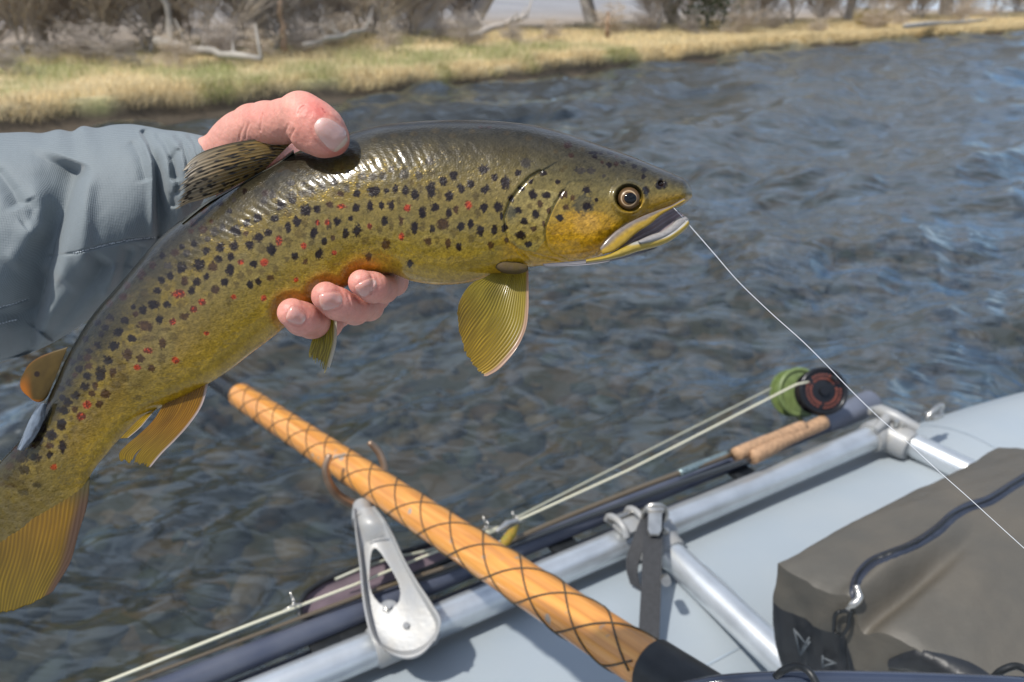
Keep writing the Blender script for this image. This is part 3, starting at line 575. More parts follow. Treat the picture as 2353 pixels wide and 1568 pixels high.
spots += S([(1328,250,34,42,'b'),(1197,315,38,45,'b'),(1105,340,38,35,'b'),(985,370,44,40,'b'),(990,415,36,28,K),(1105,225,30,25,'b'),(975,220,50,25,'b'),(760,350,30,40,'b'),(670,410,30,35,'b'),(330,410,25,30,'b'),(855,470,42,50,K),(1140,530,55,58,K),(1270,510,42,45,K),(595,615,42,52,K),(787,618,38,38,K),(470,670,38,45,K),(345,755,55,52,K),(460,780,26,28,'d'),(1037,645,40,45,K),(940,720,33,48,K),(1130,665,30,35,'f'),(1270,665,25,32,'q'),(1375,660,40,52,'q'),(1230,780,42,60,K),(710,780,40,35,K),(600,835,50,46,K),(855,745,25,35,'f'),(1070,785,55,35,'f'),(835,870,38,55,'q'),(945,880,40,42,'f'),(103,765,40,42,'b'),(205,725,30,42,'b'),(30,850,35,35,'b'),(170,940,50,55,K),(330,920,42,48,K),(505,915,42,50,K),(750,965,45,50,K),(640,960,35,35,'f'),(1112,925,38,38,'R'),(1200,890,25,30,'f'),(1345,880,30,45,K),(10,985,38,45,K),(155,1075,42,40,K),(290,1045,33,46,K),(405,1112,46,42,'q'),(552,1135,38,42,K),(667,1110,42,45,'R'),(925,1080,28,35,'f'),(1015,1040,30,42,K),(1287,1020,35,50,K),(1130,1105,30,35,'d'),(90,1165,52,50,'d'),(285,1200,42,55,K),(510,1225,28,28,'f'),(795,1190,26,40,'f'),(400,1270,40,45,'f'),(20,1275,32,38,K),(220,1335,40,42,K),(605,1325,40,45,K),(740,1285,35,32,'d'),(510,1365,30,38,K),(1027,1310,35,35,'R'),(120,1415,42,42,'d'),(325,1500,42,35,'R'),(662,1515,35,38,'R'),(350,1370,22,35,'f'),(640,1220,30,25,'f'),(690,550,35,25,'f'),(930,560,40,30,'f')], 500, 400, 4.6125)
spots += S([(945,545,50,38,'b'),(885,715,50,48,K),(1090,675,50,52,K),(985,700,30,40,'f'),(735,690,40,30,'b'),(765,810,36,45,K),(665,850,38,38,K),(925,860,36,40,'d'),(1060,870,46,48,K),(860,1005,72,42,'q'),(1005,965,38,38,K),(620,970,40,30,K),(730,930,30,28,'f'),(470,1005,30,30,'f'),(575,1125,55,42,K),(725,1125,42,42,K),(900,1120,40,38,'f'),(1125,1095,48,45,'q'),(1215,1040,35,30,'f'),(1025,1180,45,42,'q'),(930,1255,50,36,'d'),(455,1190,38,40,K),(375,1230,30,30,'d'),(245,1300,42,36,K),(85,1280,42,40,K),(475,1365,72,55,'d'),(640,1295,40,52,K),(795,1320,46,42,'q'),(1170,1450,38,28,'R'),(1430,1100,25,30,'f'),(180,1435,48,40,K),(330,1510,48,42,K),(510,1500,60,30,'f'),(720,1410,45,30,'f'),(800,1480,40,40,'f')], 250, 500, 4.6125)
spots += S([(640,400,35,30,K),(720,460,35,30,K),(500,590,30,35,K),(680,540,30,32,K),(630,660,38,40,K),(825,665,55,52,K),(755,830,52,46,K),(975,760,48,62,'d'),(1370,630,42,65,'d'),(1200,720,68,42,'q'),(1120,815,36,34,'d'),(1360,820,38,38,'f'),(1515,830,42,38,'R'),(1080,910,52,38,'R'),(1245,915,36,40,'d'),(935,640,22,30,'f'),(550,725,40,30,K),(525,800,36,36,'d'),(430,800,30,35,K),(620,810,30,30,'f'),(540,900,42,35,'d'),(430,930,45,38,K),(675,985,50,75,K),(810,970,30,42,'d'),(910,910,36,35,'f'),(935,1015,36,36,'f'),(520,1010,36,40,K),(490,1130,52,46,K),(610,1120,30,36,'d'),(835,1110,50,30,'f'),(1080,1115,50,30,'f'),(725,1210,60,46,'d'),(575,1205,36,30,'d'),(390,1225,48,40,K),(295,1310,50,48,K),(520,1330,52,52,'R'),(655,1320,30,36,'d'),(245,1395,60,36,K),(380,1385,28,28,'d'),(455,1465,50,48,'q'),(1095,1250,40,26,'f'),(345,1480,25,28,'f'),(240,1530,48,36,K),(320,1080,45,40,K),(230,1150,35,30,K),(350,850,45,36,K)], 100, 700, 4.6125)
spots += S([(690,640,58,60,K),(575,750,50,45,K),(470,665,45,42,K),(435,815,50,42,K),(700,880,36,65,K),(560,870,45,35,'d'),(400,1000,58,36,K),(560,975,32,36,K),(285,1140,55,48,K),(65,1220,42,42,K),(610,1110,42,34,'R'),(440,1130,36,36,'f'),(170,1220,36,40,'f'),(270,1395,46,32,K),(410,1310,52,26,K),(130,1320,55,25,'d'),(210,1280,50,30,'f'),(20,1300,30,22,'d'),(100,1440,35,35,'f'),(740,770,28,25,'f'),(110,1100,45,40,'d'),(240,1020,50,40,K),(500,560,40,40,K)], 0, 900, 4.6125)
spots += S([(478,500,38,36,'b'),(408,578,28,28,K),(628,582,34,20,K),(520,655,22,26,K),(435,715,30,18,K),(348,805,24,28,K),(752,658,22,20,K),(1003,730,28,28,K),(955,555,42,24,'b'),(1045,562,28,22,'b'),(1160,605,20,18,'b'),(840,338,30,22,'d'),(870,428,22,20,'d'),(1065,405,40,12,K),(1130,403,20,18,K),(1205,400,26,18,K),(1075,440,22,14,K),(1200,505,24,22,K),(1265,500,16,16,'d'),(1318,488,20,16,K),(1382,458,20,16,K),(1420,520,22,18,K),(1505,550,20,18,K),(1140,485,14,14,'d'),(1265,435,14,12,'d'),(1500,612,20,16,K),(1655,680,46,38,K),(1525,735,28,30,K),(538,770,30,34,K),(658,770,36,32,K),(800,770,30,28,'d'),(885,800,18,22,'d'),(512,865,20,22,'f'),(602,850,24,26,'d'),(405,905,34,28,K),(563,938,30,36,K),(680,905,20,32,'d'),(828,882,28,22,'d'),(462,1002,28,30,K),(770,970,30,26,K),(635,1025,15,24,'d'),(542,1065,24,22,'d'),(430,1120,34,30,K),(500,1200,24,20,K),(570,1155,22,18,'f'),(312,1165,16,18,'d'),(1090,815,16,16,K),(975,850,76,70,'B'),(1008,868,34,34,K),(350,918,32,45,'B'),(735,395,18,14,'f'),(970,370,18,14,'f'),(820,530,20,16,'f'),(790,560,14,14,'f'),(85,180,20,14,'d'),(160,182,20,12,'d'),(292,1060,26,32,K)], 1150, 260, 3.563)
rs0 = random.Random(8)
spots += [(x, y, 7, 5, 'f') for x, y in ((860, 322), (905, 312), (950, 308), (1000, 300), (1040, 312), (1085, 302), (1165, 306), (1215, 318), (980, 335), (600, 425), (560, 455), (340, 640), (300, 680), (250, 740), (215, 800), (170, 880), (130, 960), (90, 1020))]
for k in range(90):
    sx_ = rs0.uniform(cs[2], cs[15]); tq = rs0.uniform(.80, .965); i_ = int(sx_ / cs[-1] * (NUF - 1)); q_ = (np.array(Bp[i_]) * (1 - tq) + np.array(Tp[i_]) * tq)
    if all(math.hypot(q_[0] - s_[0], q_[1] - s_[1]) > 15 for s_ in spots): r_ = rs0.uniform(4.5, 8); spots.append((q_[0], q_[1], r_, r_ * rs0.uniform(.8, 1.2), rs0.choice('kdd')))
ctype = {'k': (.012, .005, .003), 'd': (.045, .02, .009), 'q': (.12, .022, .012), 'R': (.42, .05, .022), 'b': (.045, .045, .052), 'f': (.085, .072, .028), 'B': (.07, .085, .095)}  # b spots: dark, with the wet sky sheen put into their blue-grey colour
cth = {'k': 1, 'd': .9, 'q': .95, 'R': .92, 'b': .8, 'f': .6, 'B': .8}
FUf = FU[:, :NFR]; FVf = FV[:, :NFR]; N2f = n2[:, :NFR]; N3f = n3[:, :NFR]; colf = col[:, :NFR]
for (x, y, rx, ry, t) in spots:
    i = np.argmin((Tp[:, 0]+Bp[:, 0]-2*x) ** 2 * .25 + (Tp[:, 1]+Bp[:, 1]-2*y) ** 2 * .25)
    a, b = max(0, i - 150), min(NUF, i + 150); U = FUf[a:b]; Vv = FVf[a:b]
    kk = .92 if t in 'Rq' else 1.2; r = np.hypot((U - x) / (rx * kk), (Vv - y) / (ry * kk)); r = r * (.9 + .3 * ((x * 7.31 + y * 3.77) % 1)) + .75 * (N2f[a:b] - .5) + .6 * (N3f[a:b] - .5)
    if t in 'kdqR': 
        hl = sst(2.1, 1.2, r) * (.34 if t in 'kd' else .45); colf[a:b] = colf[a:b] * (1 - hl[..., None]) + (.5 * np.array([.27, .26, .13]) * sst(.86, .7, tt[a:b, :NFR])[..., None] + colf[a:b] * 1.0 * (1 - .45 * sst(.86, .7, tt[a:b, :NFR])[..., None])) * hl[..., None]
    soft = 1.45 if t in 'fB' else 1.3
    m_ = sst(soft, .72, r) * cth[t]; cc = np.array(ctype[t])
    if t == 'R': cc = cc * (.55 + .9 * N2f[a:b][..., None]) * (1 - .6 * sst(.42, .36, N3f[a:b])[..., None])
    if t == 'q': cc = cc + np.array([.35, .03, .01]) * sst(.52, .7, N3f[a:b])[..., None]
    colf[a:b] = colf[a:b] * (1 - m_[..., None]) + cc * m_[..., None]
# fine scale mottling
col *= np.array([1.06, .93, .92]) * ((.70 + .60 * n3) * (.78 + .44 * n1) * (.85 + .3 * n2))[..., None] * ramp(tt, [(0, (1.05, .86, .26)), (.12, (1.0, .82, .26)), (.36, (.76, .65, .34)), (.62, (.68, .59, .38)), (.80, (.52, .47, .38)), (1, (.45, .43, .4))]); col = np.where(front[..., None], col * (.86 + .28 * n2[..., None]), col)
tailfade = front * sst(cs[4], cs[1], SV_); col = col * (1 - .8 * tailfade[..., None]) + np.array([.10, .075, .02]) * (.6 + .8 * n1[..., None]) * .8 * tailfade[..., None]

def fish_mat():
    m = mat('wet_trout_skin', rough=.36, attr=True, coat=.9, coatr=.15, spec=.12); t = m.node_tree; p = t.nodes['Principled BSDF']; p.inputs['Coat IOR'].default_value = 1.42; lk = t.links.new
    uvn = N(t, 'ShaderNodeUVMap', uv_map='UVMap'); v = N(t, 'ShaderNodeTexVoronoi'); v.inputs['Scale'].default_value = 1; v.inputs['Randomness'].default_value = .85; lk(uvn.outputs[0], v.inputs[0])
    n = N(t, 'ShaderNodeTexNoise'); n.inputs['Scale'].default_value = .32; n.inputs['Detail'].default_value = 5; lk(uvn.outputs[0], n.inputs[0])
    a = N(t, 'ShaderNodeMath', operation='MULTIPLY_ADD'); a.inputs[1].default_value = -.45; lk(v.outputs[0], a.inputs[0]); lk(n.outputs[0], a.inputs[2])
    b = N(t, 'ShaderNodeBump'); b.inputs['Strength'].default_value = .6; b.inputs['Distance'].default_value = .00045; lk(a.outputs[0], b.inputs['Height']); lk(b.outputs[0], p.inputs['Normal'])
    n2_ = N(t, 'ShaderNodeTexNoise'); n2_.inputs['Scale'].default_value = .16; n2_.inputs['Detail'].default_value = 4; lk(uvn.outputs[0], n2_.inputs[0])
    b2 = N(t, 'ShaderNodeBump'); b2.inputs['Strength'].default_value = .3; b2.inputs['Distance'].default_value = .0005
    a2 = N(t, 'ShaderNodeMath', operation='MULTIPLY_ADD'); a2.inputs[1].default_value = -.12; lk(v.outputs[0], a2.inputs[0]); lk(n2_.outputs[0], a2.inputs[2]); lk(a2.outputs[0], b2.inputs['Height']); lk(b2.outputs[0], p.inputs['Coat Normal'])
    # bright fleck at the middle of some scales: guanine makes a scale shinier
    sp_ = N(t, 'ShaderNodeSeparateColor'); lk(v.outputs['Color'], sp_.inputs[0]); g = N(t, 'ShaderNodeMapRange'); g.inputs[1].default_value = .8; g.inputs[2].default_value = 1; g.inputs[3].default_value = 0; g.inputs[4].default_value = .55; lk(sp_.outputs[0], g.inputs[0]); lk(g.outputs[0], p.inputs['Metallic'])
    return m
M['fish'] = fish_mat()
fish = thing('brown_trout', pt(800, 480, .38), 'wet brown trout with dark and red spots held over the river, mouth slightly open', 'fish')
arcv = np.cumsum(np.r_[0, np.hypot(np.diff(FU[NUF//2]), np.diff(FV[NUF//2]))]) if False else None
tv = np.cumsum(np.concatenate([np.zeros((NUF, 1)), np.sqrt(np.sum(np.diff(Pf, axis=1) ** 2, -1))], 1), 1)
sc_px = .00115
uvf = np.stack([SV_ * (.38 / F) / sc_px, tv / sc_px * 1.15], -1)
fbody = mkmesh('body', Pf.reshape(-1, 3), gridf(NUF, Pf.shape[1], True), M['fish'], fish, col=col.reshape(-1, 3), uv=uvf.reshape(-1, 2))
capV = []
# ---- generic two-edge surface (fins, plates): A and B picture polylines from root to tip, depth function
def ribbon(name, A, B, nr, nq, dfun, cfun, m, parent, relief=None, thick=.0006, bulge=0, alpha=None, mask=None, ragged=0, seed=0, uvs=False):
    A = resample(A, nr); B = resample(B, nr); r = np.linspace(0, 1, nr)[:, None]; q = np.linspace(0, 1, nq)[None]
    rr_ = r + 0 * q; qq = q + 0 * r
    if ragged: rr_ = rr_ * (1 - ragged * vn(qq * 34, 0 * qq, seed) * sst(.3, 1, rr_))
    ri = rr_ * (nr - 1); i0 = np.clip(ri.astype(int), 0, nr - 2); fr = (ri - i0)[..., None]
    Pa = A[i0] * (1 - fr) + A[i0 + 1] * fr; Pb = B[i0] * (1 - fr) + B[i0 + 1] * fr; P = Pa * (1 - qq[..., None]) + Pb * qq[..., None]
    if bulge:
        dA = A[-1] - A[-2]; dB = B[-1] - B[-2]; ax = (dA / np.linalg.norm(dA) + dB / np.linalg.norm(dB)) / 2
        P = P + ax * (bulge * (4 * qq * (1 - qq)) * rr_ ** 2)[..., None]
    d = dfun(rr_, qq); h = relief(rr_, qq) if relief is not None else 0 * rr_
    tk = thick * (1 - .7 * rr_) if relief is None else thick
    V1 = pt(P[..., 0], P[..., 1], d - h - tk / 2).reshape(-1, 3); V2 = pt(P[..., 0], P[..., 1], d + tk / 2 + (h * .6 if name.endswith('fin') else 0)).reshape(-1, 3)
    g = gridf(nr, nq); mk = np.ones(len(g), bool)
    if mask is not None: cr = rr_.reshape(-1)[g].mean(1); cq = qq.reshape(-1)[g].mean(1); mk = mask(cr, cq)
    g1 = g[mk]; n0 = nr * nq
    e = {}
    for f in g1:
        for k in range(4):
            a, b = int(f[k]), int(f[(k+1) % 4]); 
            if (b, a) in e: del e[(b, a)]
            else: e[(a, b)] = 1
    side = np.array([(b, a, a + n0, b + n0) for a, b in e]) if e else np.zeros((0, 4), int)
    FF = np.concatenate([g1, g1[:, ::-1] + n0, side])
    used = np.zeros(2 * n0, bool); used[FF.ravel()] = True; remap = np.cumsum(used) - 1
    c = cfun(rr_, qq, P).reshape(-1, 3) if cfun is not None else None
    VV = np.concatenate([V1, V2])[used]; FF = remap[FF]
    al = None
    if alpha is not None: al = np.tile(alpha(rr_, qq).reshape(-1), 2)[used]
    return mkmesh(name, VV, FF, m, parent, col=np.tile(c, (2, 1))[used] if c is not None else None, alpha=al, uv=np.tile(np.stack([rr_, qq], -1).reshape(-1, 2), (2, 1))[used])
def fin_mat():
    m = mat('fin_membrane', rough=.32, attr=True, coat=.4, coatr=.12, trans=.58); t = m.node_tree; o = t.nodes['Material Output']; s = o.inputs[0].links[0].from_socket
    a = [n for n in t.nodes if n.bl_idname == 'ShaderNodeVertexColor'][0]; tr = N(t, 'ShaderNodeBsdfTransparent'); ms = N(t, 'ShaderNodeMixShader')
    t.links.new(a.outputs['Alpha'], ms.inputs[0]); t.links.new(tr.outputs[0], ms.inputs[1]); t.links.new(s, ms.inputs[2]); t.links.new(ms.outputs[0], o.inputs[0]); return m
M['fin'] = fin_mat()
def rays(n, ph=0, amp=.0003): return lambda r, q: amp * (.5 + .5 * np.cos(2 * np.pi * n * (q + .012 * np.sin(9 * r)) + ph)) ** 1.5 * (1 - .55 * r)
def raycol(n, ca, cb, edge=None, ew=.05, tipc=None, spots=None):
    ca, cb = np.array(ca), np.array(cb)
    def f(r, q, P):
        wq = .012 * np.sin(9 * r) + .9 / n * (vn(q * 9, r * 5, 21) - .5); k = (.5 + .5 * np.cos(2 * np.pi * n * (q + wq))) ** 1.3; k = k * (.35 + .9 * vn(q * 17, r * 6, 22)); k2 = fbm(q * 7, r * 3, 8)
        c = ca * k[..., None] + cb * (1 - k[..., None]); c = c * (.65 + .7 * k2[..., None])
        fork = (.5 + .5 * np.cos(2 * np.pi * 2 * n * q)) * sst(.4, .8, r); c = c * (1 - .3 * fork[..., None])
        if tipc is not None: t_ = sst(.35, 1, r)[..., None]; c = c * (1 - t_) + np.array(tipc) * (.6 + .6 * k[..., None]) * t_
        if edge is not None: e_ = sst(1 - ew * 1.6, 1 - ew * .5, q + .02 * (k2 - .5))[..., None]; c = c * (1 - e_) + np.array(edge) * e_
        if spots is not None:
            for (x, y, rx, ry, an) in spots:
                dx = P[..., 0] - x; dy = P[..., 1] - y; a_ = dx * math.cos(an) + dy * math.sin(an); b_ = -dx * math.sin(an) + dy * math.cos(an)
                s_ = sst(1.2, .7, np.hypot(a_ / rx, b_ / ry))[..., None]; c = c * (1 - s_ * .92) + np.array([.02, .014, .01]) * s_ * .92
        return c
    return f
# pectoral fin
zp = lambda p: Z(p, 1050, 600, 4.48)
o = ribbon('pectoral_fin', zp([(700, 290), (600, 345), (470, 405), (380, 500), (320, 620), (296, 740)]), zp([(1075, 270), (1078, 480), (1076, 700), (1050, 900), (985, 1060), (870, 1230), (730, 1370), (600, 1440)]), 90, 260,
  lambda r, q: .372 - .012 * r + .004 * np.sin(q * 2.2), raycol(24, (.46, .36, .04), (.32, .25, .03), (.62, .42, .30), .05, (.52, .34, .03)), M['fin'], fish, rays(24, 0, .00022), .0005, bulge=26, alpha=lambda r, q: .96 - .26 * sst(.5, 1, r) * sst(.6, .1, q), ragged=.03)
MBx = MB(); zc = zp([(715, 215), (860, 250), (1000, 262), (1072, 262)]); Pz = [pt(x, y - 3, .3675) for x, y in zc]; MBx.tube(resample(Pz, 14), [.0012, .0022, .0028, .0031, .0032, .0032, .0031, .003, .003, .0028, .0026, .0022, .0018, .001], 14)
M['finbase'] = mat('fin_base_skin', (.085, .06, .022), .7, coat=0, spec=.1, nscale=300, namt=.5, ncol=(.10, .07, .055), bump=.4, bscale=900, bdist=.0004)
MBx.build('fin_base', M['finbase'], o, auto=False)
# pelvic fin
z6 = lambda p: Z(p, 600, 560, 3.92)
ribbon('pelvic_fin', z6([(700, 930), (650, 1020), (620, 1110), (605, 1200), (612, 1240)]), z6([(868, 820), (872, 960), (868, 1080), (830, 1240), (775, 1410)]), 60, 120, lambda r, q: .382 - .004 * r, raycol(9, (.46, .38, .05), (.26, .22, .02), (.62, .58, .48), .12, (.44, .34, .02)), M['fin'], fish, rays(9, 0, .00035), .0005,
  alpha=lambda r, q: .97 - .35 * sst(.45, .1, np.abs(q - .32)) * sst(.4, .9, r) * 0 - .25 * sst(.6, 0, q) * sst(.3, .8, r), ragged=.22, seed=4)
# anal fin
z7 = lambda p: Z(p, 0, 820, 2.24)
spA = None
o = ribbon('anal_fin', z7([(905, 352), (840, 460), (760, 540), (690, 600), (652, 645), (655, 690)]), z7([(1140, 255), (1110, 370), (1040, 480), (960, 570), (890, 640), (820, 722)]), 70, 150, lambda r, q: .385 - .006 * r, raycol(18, (.42, .215, .010), (.26, .125, .006), (.60, .50, .47), .05, (.38, .25, .010)), M['fin'], fish, rays(18, 0, .00025), .0006, alpha=lambda r, q: .97 + 0 * r, ragged=.05, seed=9,
  mask=lambda r, q: ~((r > .80) & (np.abs(q - .42) < .035 * (r - .8) / .2 + .01)))
ribbon('anal_fin_ray', z7([(860, 395), (780, 440), (715, 500), (655, 562)]), z7([(880, 375), (820, 440), (770, 500), (700, 560)]), 40, 40, lambda r, q: .386 - .004 * r, raycol(4, (.62, .42, .03), (.42, .28, .02), (.6, .5, .4), .12), M['fin'], fish, rays(4, 0, .0004), .0005, alpha=lambda r, q: .97 + 0 * r)
# dorsal fin
z3 = lambda p: Z(p, 400, 180, 3.563)
rs = random.Random(2); dsp = []
dA = resample(z3([(1125, 590), (1000, 558), (860, 565), (700, 585), (500, 625), (300, 700), (145, 835)]), 40); dB = resample(z3([(860, 850), (700, 935), (500, 1035), (320, 1100), (210, 1130), (92, 1190)]), 40)
for k in range(120):
    r_ = rs.uniform(.05, .95); q_ = rs.uniform(.04, .97); i = int(r_ * 39); P_ = dA[i] * (1 - q_) + dB[i] * q_; T_ = (dA[min(i+1, 39)] - dA[max(i-1, 0)]) * (1 - q_) + (dB[min(i+1, 39)] - dB[max(i-1, 0)]) * q_
    dsp.append((P_[0], P_[1], rs.uniform(5, 13) if q_ < .55 else rs.uniform(4, 8), rs.uniform(1.3, 2.4) if q_ < .5 else rs.uniform(1.8, 3.2), math.atan2(T_[1], T_[0])))
ribbon('dorsal_fin', dB.tolist(), dA.tolist(), 90, 240, lambda r, q: .379 - .014 * r - .004 * np.sin(q * 3), raycol(13, (.34, .21, .06), (.17, .12, .035), (.10, .08, .04), .035, (.50, .42, .30), dsp), M['fin'], fish, rays(13, 0, .00028), .0006, alpha=lambda r, q: .98 - .3 * sst(.86, 1, r), ragged=.13, seed=14)
ribbon('dorsal_fin_base', z3([(1128, 660), (980, 770), (800, 870), (560, 1010), (380, 1110), (150, 1290)]), z3([(1135, 700), (990, 805), (812, 897), (572, 1038), (395, 1140), (165, 1320)]), 90, 14, lambda r, q: .3795 - .004 * np.sin(q * 3.14), lambda r, q, P: np.array([.05, .05, .035]) + 0 * P[..., :1], M['fish'], fish, None, .001)
# adipose fin
za = lambda p: Z(p, 0, 820, 2.24)
def adc(r, q, P):
    e = np.maximum(sst(.62, .92, r), sst(.85, 1, np.abs(q * 2 - 1)) * sst(.2, .5, r)); e *= sst(.95, .3, q) + .25 * (q > .9)
    c = np.array([.15, .095, .018]) * (.7 + .6 * fbm(q * 5, r * 5, 3))[..., None]; c = c * (1 - e[..., None]) + np.array([.62, .21, .015]) * e[..., None]
    s_ = sst(1.2, .7, np.hypot((P[..., 0] - 85), (P[..., 1] - 860)) / 7)[..., None]; return c * (1 - s_) + np.array([.04, .02, .01]) * s_
ribbon('adipose_fin', za([(262, 330), (242, 352), (215, 363), (185, 356), (152, 330)]), za([(372, 60), (285, 88), (205, 122), (152, 164), (128, 208)]), 60, 90, lambda r, q: .3885 - .002 * r, adc, M['fin'], fish, lambda r, q: .0012 * np.sqrt(np.clip(1 - r ** 2, 0, 1)) * np.sin(q * 3.14159) ** .5, .0016, bulge=20, alpha=lambda r, q: .98 + 0 * r)
# caudal fin
zc_ = za
tailcf = raycol(38, (.36, .20, .012), (.22, .12, .008), (.15, .085, .05), .06, (.28, .19, .010))
ribbon('tail_fin', za([(-330, 620), (-420, 900), (-440, 1200), (-380, 1440)]), za([(492, 775), (482, 900), (430, 1080), (375, 1260), (320, 1350), (285, 1405)]), 120, 260, lambda r, q: .397 - .006 * r + .003 * np.sin(q * 5), lambda r, q, P: tailcf(r, q, P) * sst(.04, .30, r + .12 * (vn(q * 30, r * 3, 5) - .5))[..., None] + np.array([.13, .11, .035]) * (1 - sst(.04, .30, r + .12 * (vn(q * 30, r * 3, 5) - .5))[..., None]), M['fin'], fish, rays(38, 0, .00016), .0009, bulge=52, alpha=lambda r, q: .98 + 0 * r, ragged=.02)
# transparent slime ridge on the back behind the adipose fin
ribbon('slime_film', za([(215, 368), (170, 440), (130, 530), (92, 625)]), za([(258, 370), (235, 470), (190, 560), (130, 632)]), 50, 24, lambda r, q: .384 - .002 * np.sin(q * 3.1), lambda r, q, P: np.array([.09, .11, .14]) * (.6 + .9 * fbm(q * 5, r * 9, 33))[..., None], mat('wet_film', rough=.12, attr=True, coat=1, coatr=.05), fish, lambda r, q: .0005 * fbm(q * 4, r * 10, 2), .0006)
# ---- jaws
zh = HZm
def lerp3(a, b, t): return np.array(a) * (1 - t)[..., None] + np.array(b) * t[..., None]
ribbon('upper_jaw', zh([(1120, 1235), (1170, 1170), (1250, 1095), (1370, 1015), (1500, 952), (1620, 905), (1740, 862), (1850, 800)]), zh([(1145, 1286), (1225, 1268), (1325, 1202), (1450, 1096), (1560, 1025), (1655, 945), (1760, 884), (1870, 820)]), 110, 40,
  lambda r, q: np.interp(r, [0, .5, 1], [.3590, .3605, .3665]), lambda r, q, P: lerp3((.16, .13, .11), (.40, .25, .025), sst(.2, .6, q + .2 * (fbm(r * 9, q * 3, 5) - .5))) * (.7 + .5 * fbm(r * 30, q * 6, 6))[..., None] * (1 - .35 * np.exp(-((q - .95) / .1) ** 2))[..., None], M['fish'], fish, lambda r, q: .0012 * np.sqrt(np.clip(1 - (2 * q - 1) ** 2, 0, 1)) * np.sqrt(np.clip(1 - (2 * r - 1) ** 6, 0, 1)), .002)
lj = ribbon('lower_jaw', zh([(1000, 1330), (1180, 1290), (1330, 1215), (1440, 1170), (1560, 1145), (1700, 1110), (1790, 1060), (1850, 1010), (1885, 985)]), zh([(1000, 1365), (1180, 1340), (1330, 1305), (1450, 1265), (1570, 1235), (1720, 1180), (1810, 1120), (1870, 1070), (1905, 1030)]), 120, 46,
  lambda r, q: np.interp(r, [0, .5, 1], [.3605, .3640, .3720]), lambda r, q, P: lerp3((.36, .36, .34), (.34, .24, .04), sst(.22, .5, q + .3 * (fbm(r * 12, q * 3, 15) - .5) + .5 * sst(.55, .3, r))) * (.75 + .4 * fbm(r * 30, q * 6, 6))[..., None], M['fish'], fish, lambda r, q: .0035 * np.sqrt(np.clip(1 - (2 * q - 1) ** 2, 0, 1)), .003)
ribbon('lip', zh([(1450, 1170), (1560, 1120), (1660, 1085), (1740, 1030), (1800, 965), (1850, 950)]), zh([(1480, 1195), (1600, 1170), (1700, 1135), (1790, 1085), (1860, 1025), (1900, 985)]), 60, 24, lambda r, q: np.interp(r, [0, 1], [.3600, .3715]), lambda r, q, P: np.array([.34, .32, .31]) * (.6 + .4 * fbm(r * 20, q * 6, 6))[..., None], M['fish'], lj, lambda r, q: .0018 * np.sqrt(np.clip(1 - (2 * q - 1) ** 2, 0, 1)), .002)
ribbon('mouth_lining', zh([(1240, 1215), (1380, 1090), (1530, 995), (1660, 915), (1750, 872)]), zh([(1350, 1270), (1500, 1190), (1650, 1130), (1760, 1060), (1880, 970)]), 40, 30, lambda r, q: .3755 + 0 * r, lambda r, q, P: np.array([.23, .19, .21]) * (.7 + .6 * fbm(r * 9, q * 3, 16))[..., None], M['fish'], fish, lambda r, q: .001 * np.sin(q * 9) ** 2, .003)
ribbon('gill_membrane', zh([(620, 1370), (860, 1350), (1100, 1320), (1300, 1285), (1480, 1255), (1620, 1225)]), zh([(640, 1392), (880, 1388), (1060, 1375), (1250, 1340), (1450, 1290), (1620, 1232)]), 80, 20, lambda r, q: .3665 + .001 * r, lambda r, q, P: np.array([.34, .32, .33]) * (.4 + 1.1 * (vn(q * 6 + .8 * np.sin(r * 5), r * 3, 4)))[..., None], M['fish'], fish, lambda r, q: .0007 * np.cos(q * 25) ** 2, .0012)
# ---- eye
def disc(name, cu, cv, d0, r, dome, colf_, m, parent, squash=(1, 1), n=40, k=18):
    a = np.linspace(0, 2*np.pi, n, endpoint=False); rr_ = np.linspace(0, 1, k)[1:]; U = [cu]; Vv = [cv]; D = [d0 - dome]; rad = [0]; an = [0]
    for q in rr_:
        for t in a: U.append(cu + math.cos(t) * r * q * squash[0]); Vv.append(cv + math.sin(t) * r * q * squash[1]); D.append(d0 - dome * math.sqrt(max(0, 1 - q * q))); rad.append(q); an.append(t)
    V = pt(np.array(U), np.array(Vv), np.array(D)); Fc = [(0, 1 + (j + 1) % n, 1 + j) for j in range(n)]
    for i in range(k - 2):
        for j in range(n): Fc.append((1 + i*n + j, 1 + i*n + (j+1) % n, 1 + (i+1)*n + (j+1) % n, 1 + (i+1)*n + j))
    nb = len(V); V = np.vstack([V, pt(cu, cv, d0 + .003)[None]]); Fc += [(nb, 1 + (k-2)*n + j, 1 + (k-2)*n + (j+1) % n) for j in range(n)]
    c = colf_(np.array(rad + [1]), np.array(an + [0])); return mkmesh(name, V, Fc, m, parent, col=c)
iD = .3605
def iris(r, a):
    c = np.array([.10, .055, .022]) + 0 * r[:, None]; n = fbm(a * 3, r * 6, 71)[:, None]; c = c * (.5 + n)
    ring = np.exp(-((r - .66) / .04) ** 2)[:, None]; c = c * (1 - ring) + np.array([.55, .40, .25]) * ring
    dk = (sst(.78, 1, r) * (.5 + .5 * np.cos(a - 2.9)))[:, None]; return c * (1 - .8 * dk) + np.array([.05, .035, .02]) * .8 * dk
M['iris'] = mat('trout_iris', rough=.3, attr=True, coat=.25, coatr=.03, spec=.15); M['pupil'] = mat('pupil', (.003, .003, .004), .06, coat=.1, coatr=.02, spec=.3)
eye = disc('eye', 1445, 456, iD + .0005, 26, .0030, iris, M['iris'], fish)
disc('pupil', 1447, 456, iD - .00105, 17, .0018, lambda r, a: np.zeros((len(r), 3)), M['pupil'], eye, (1, .92))
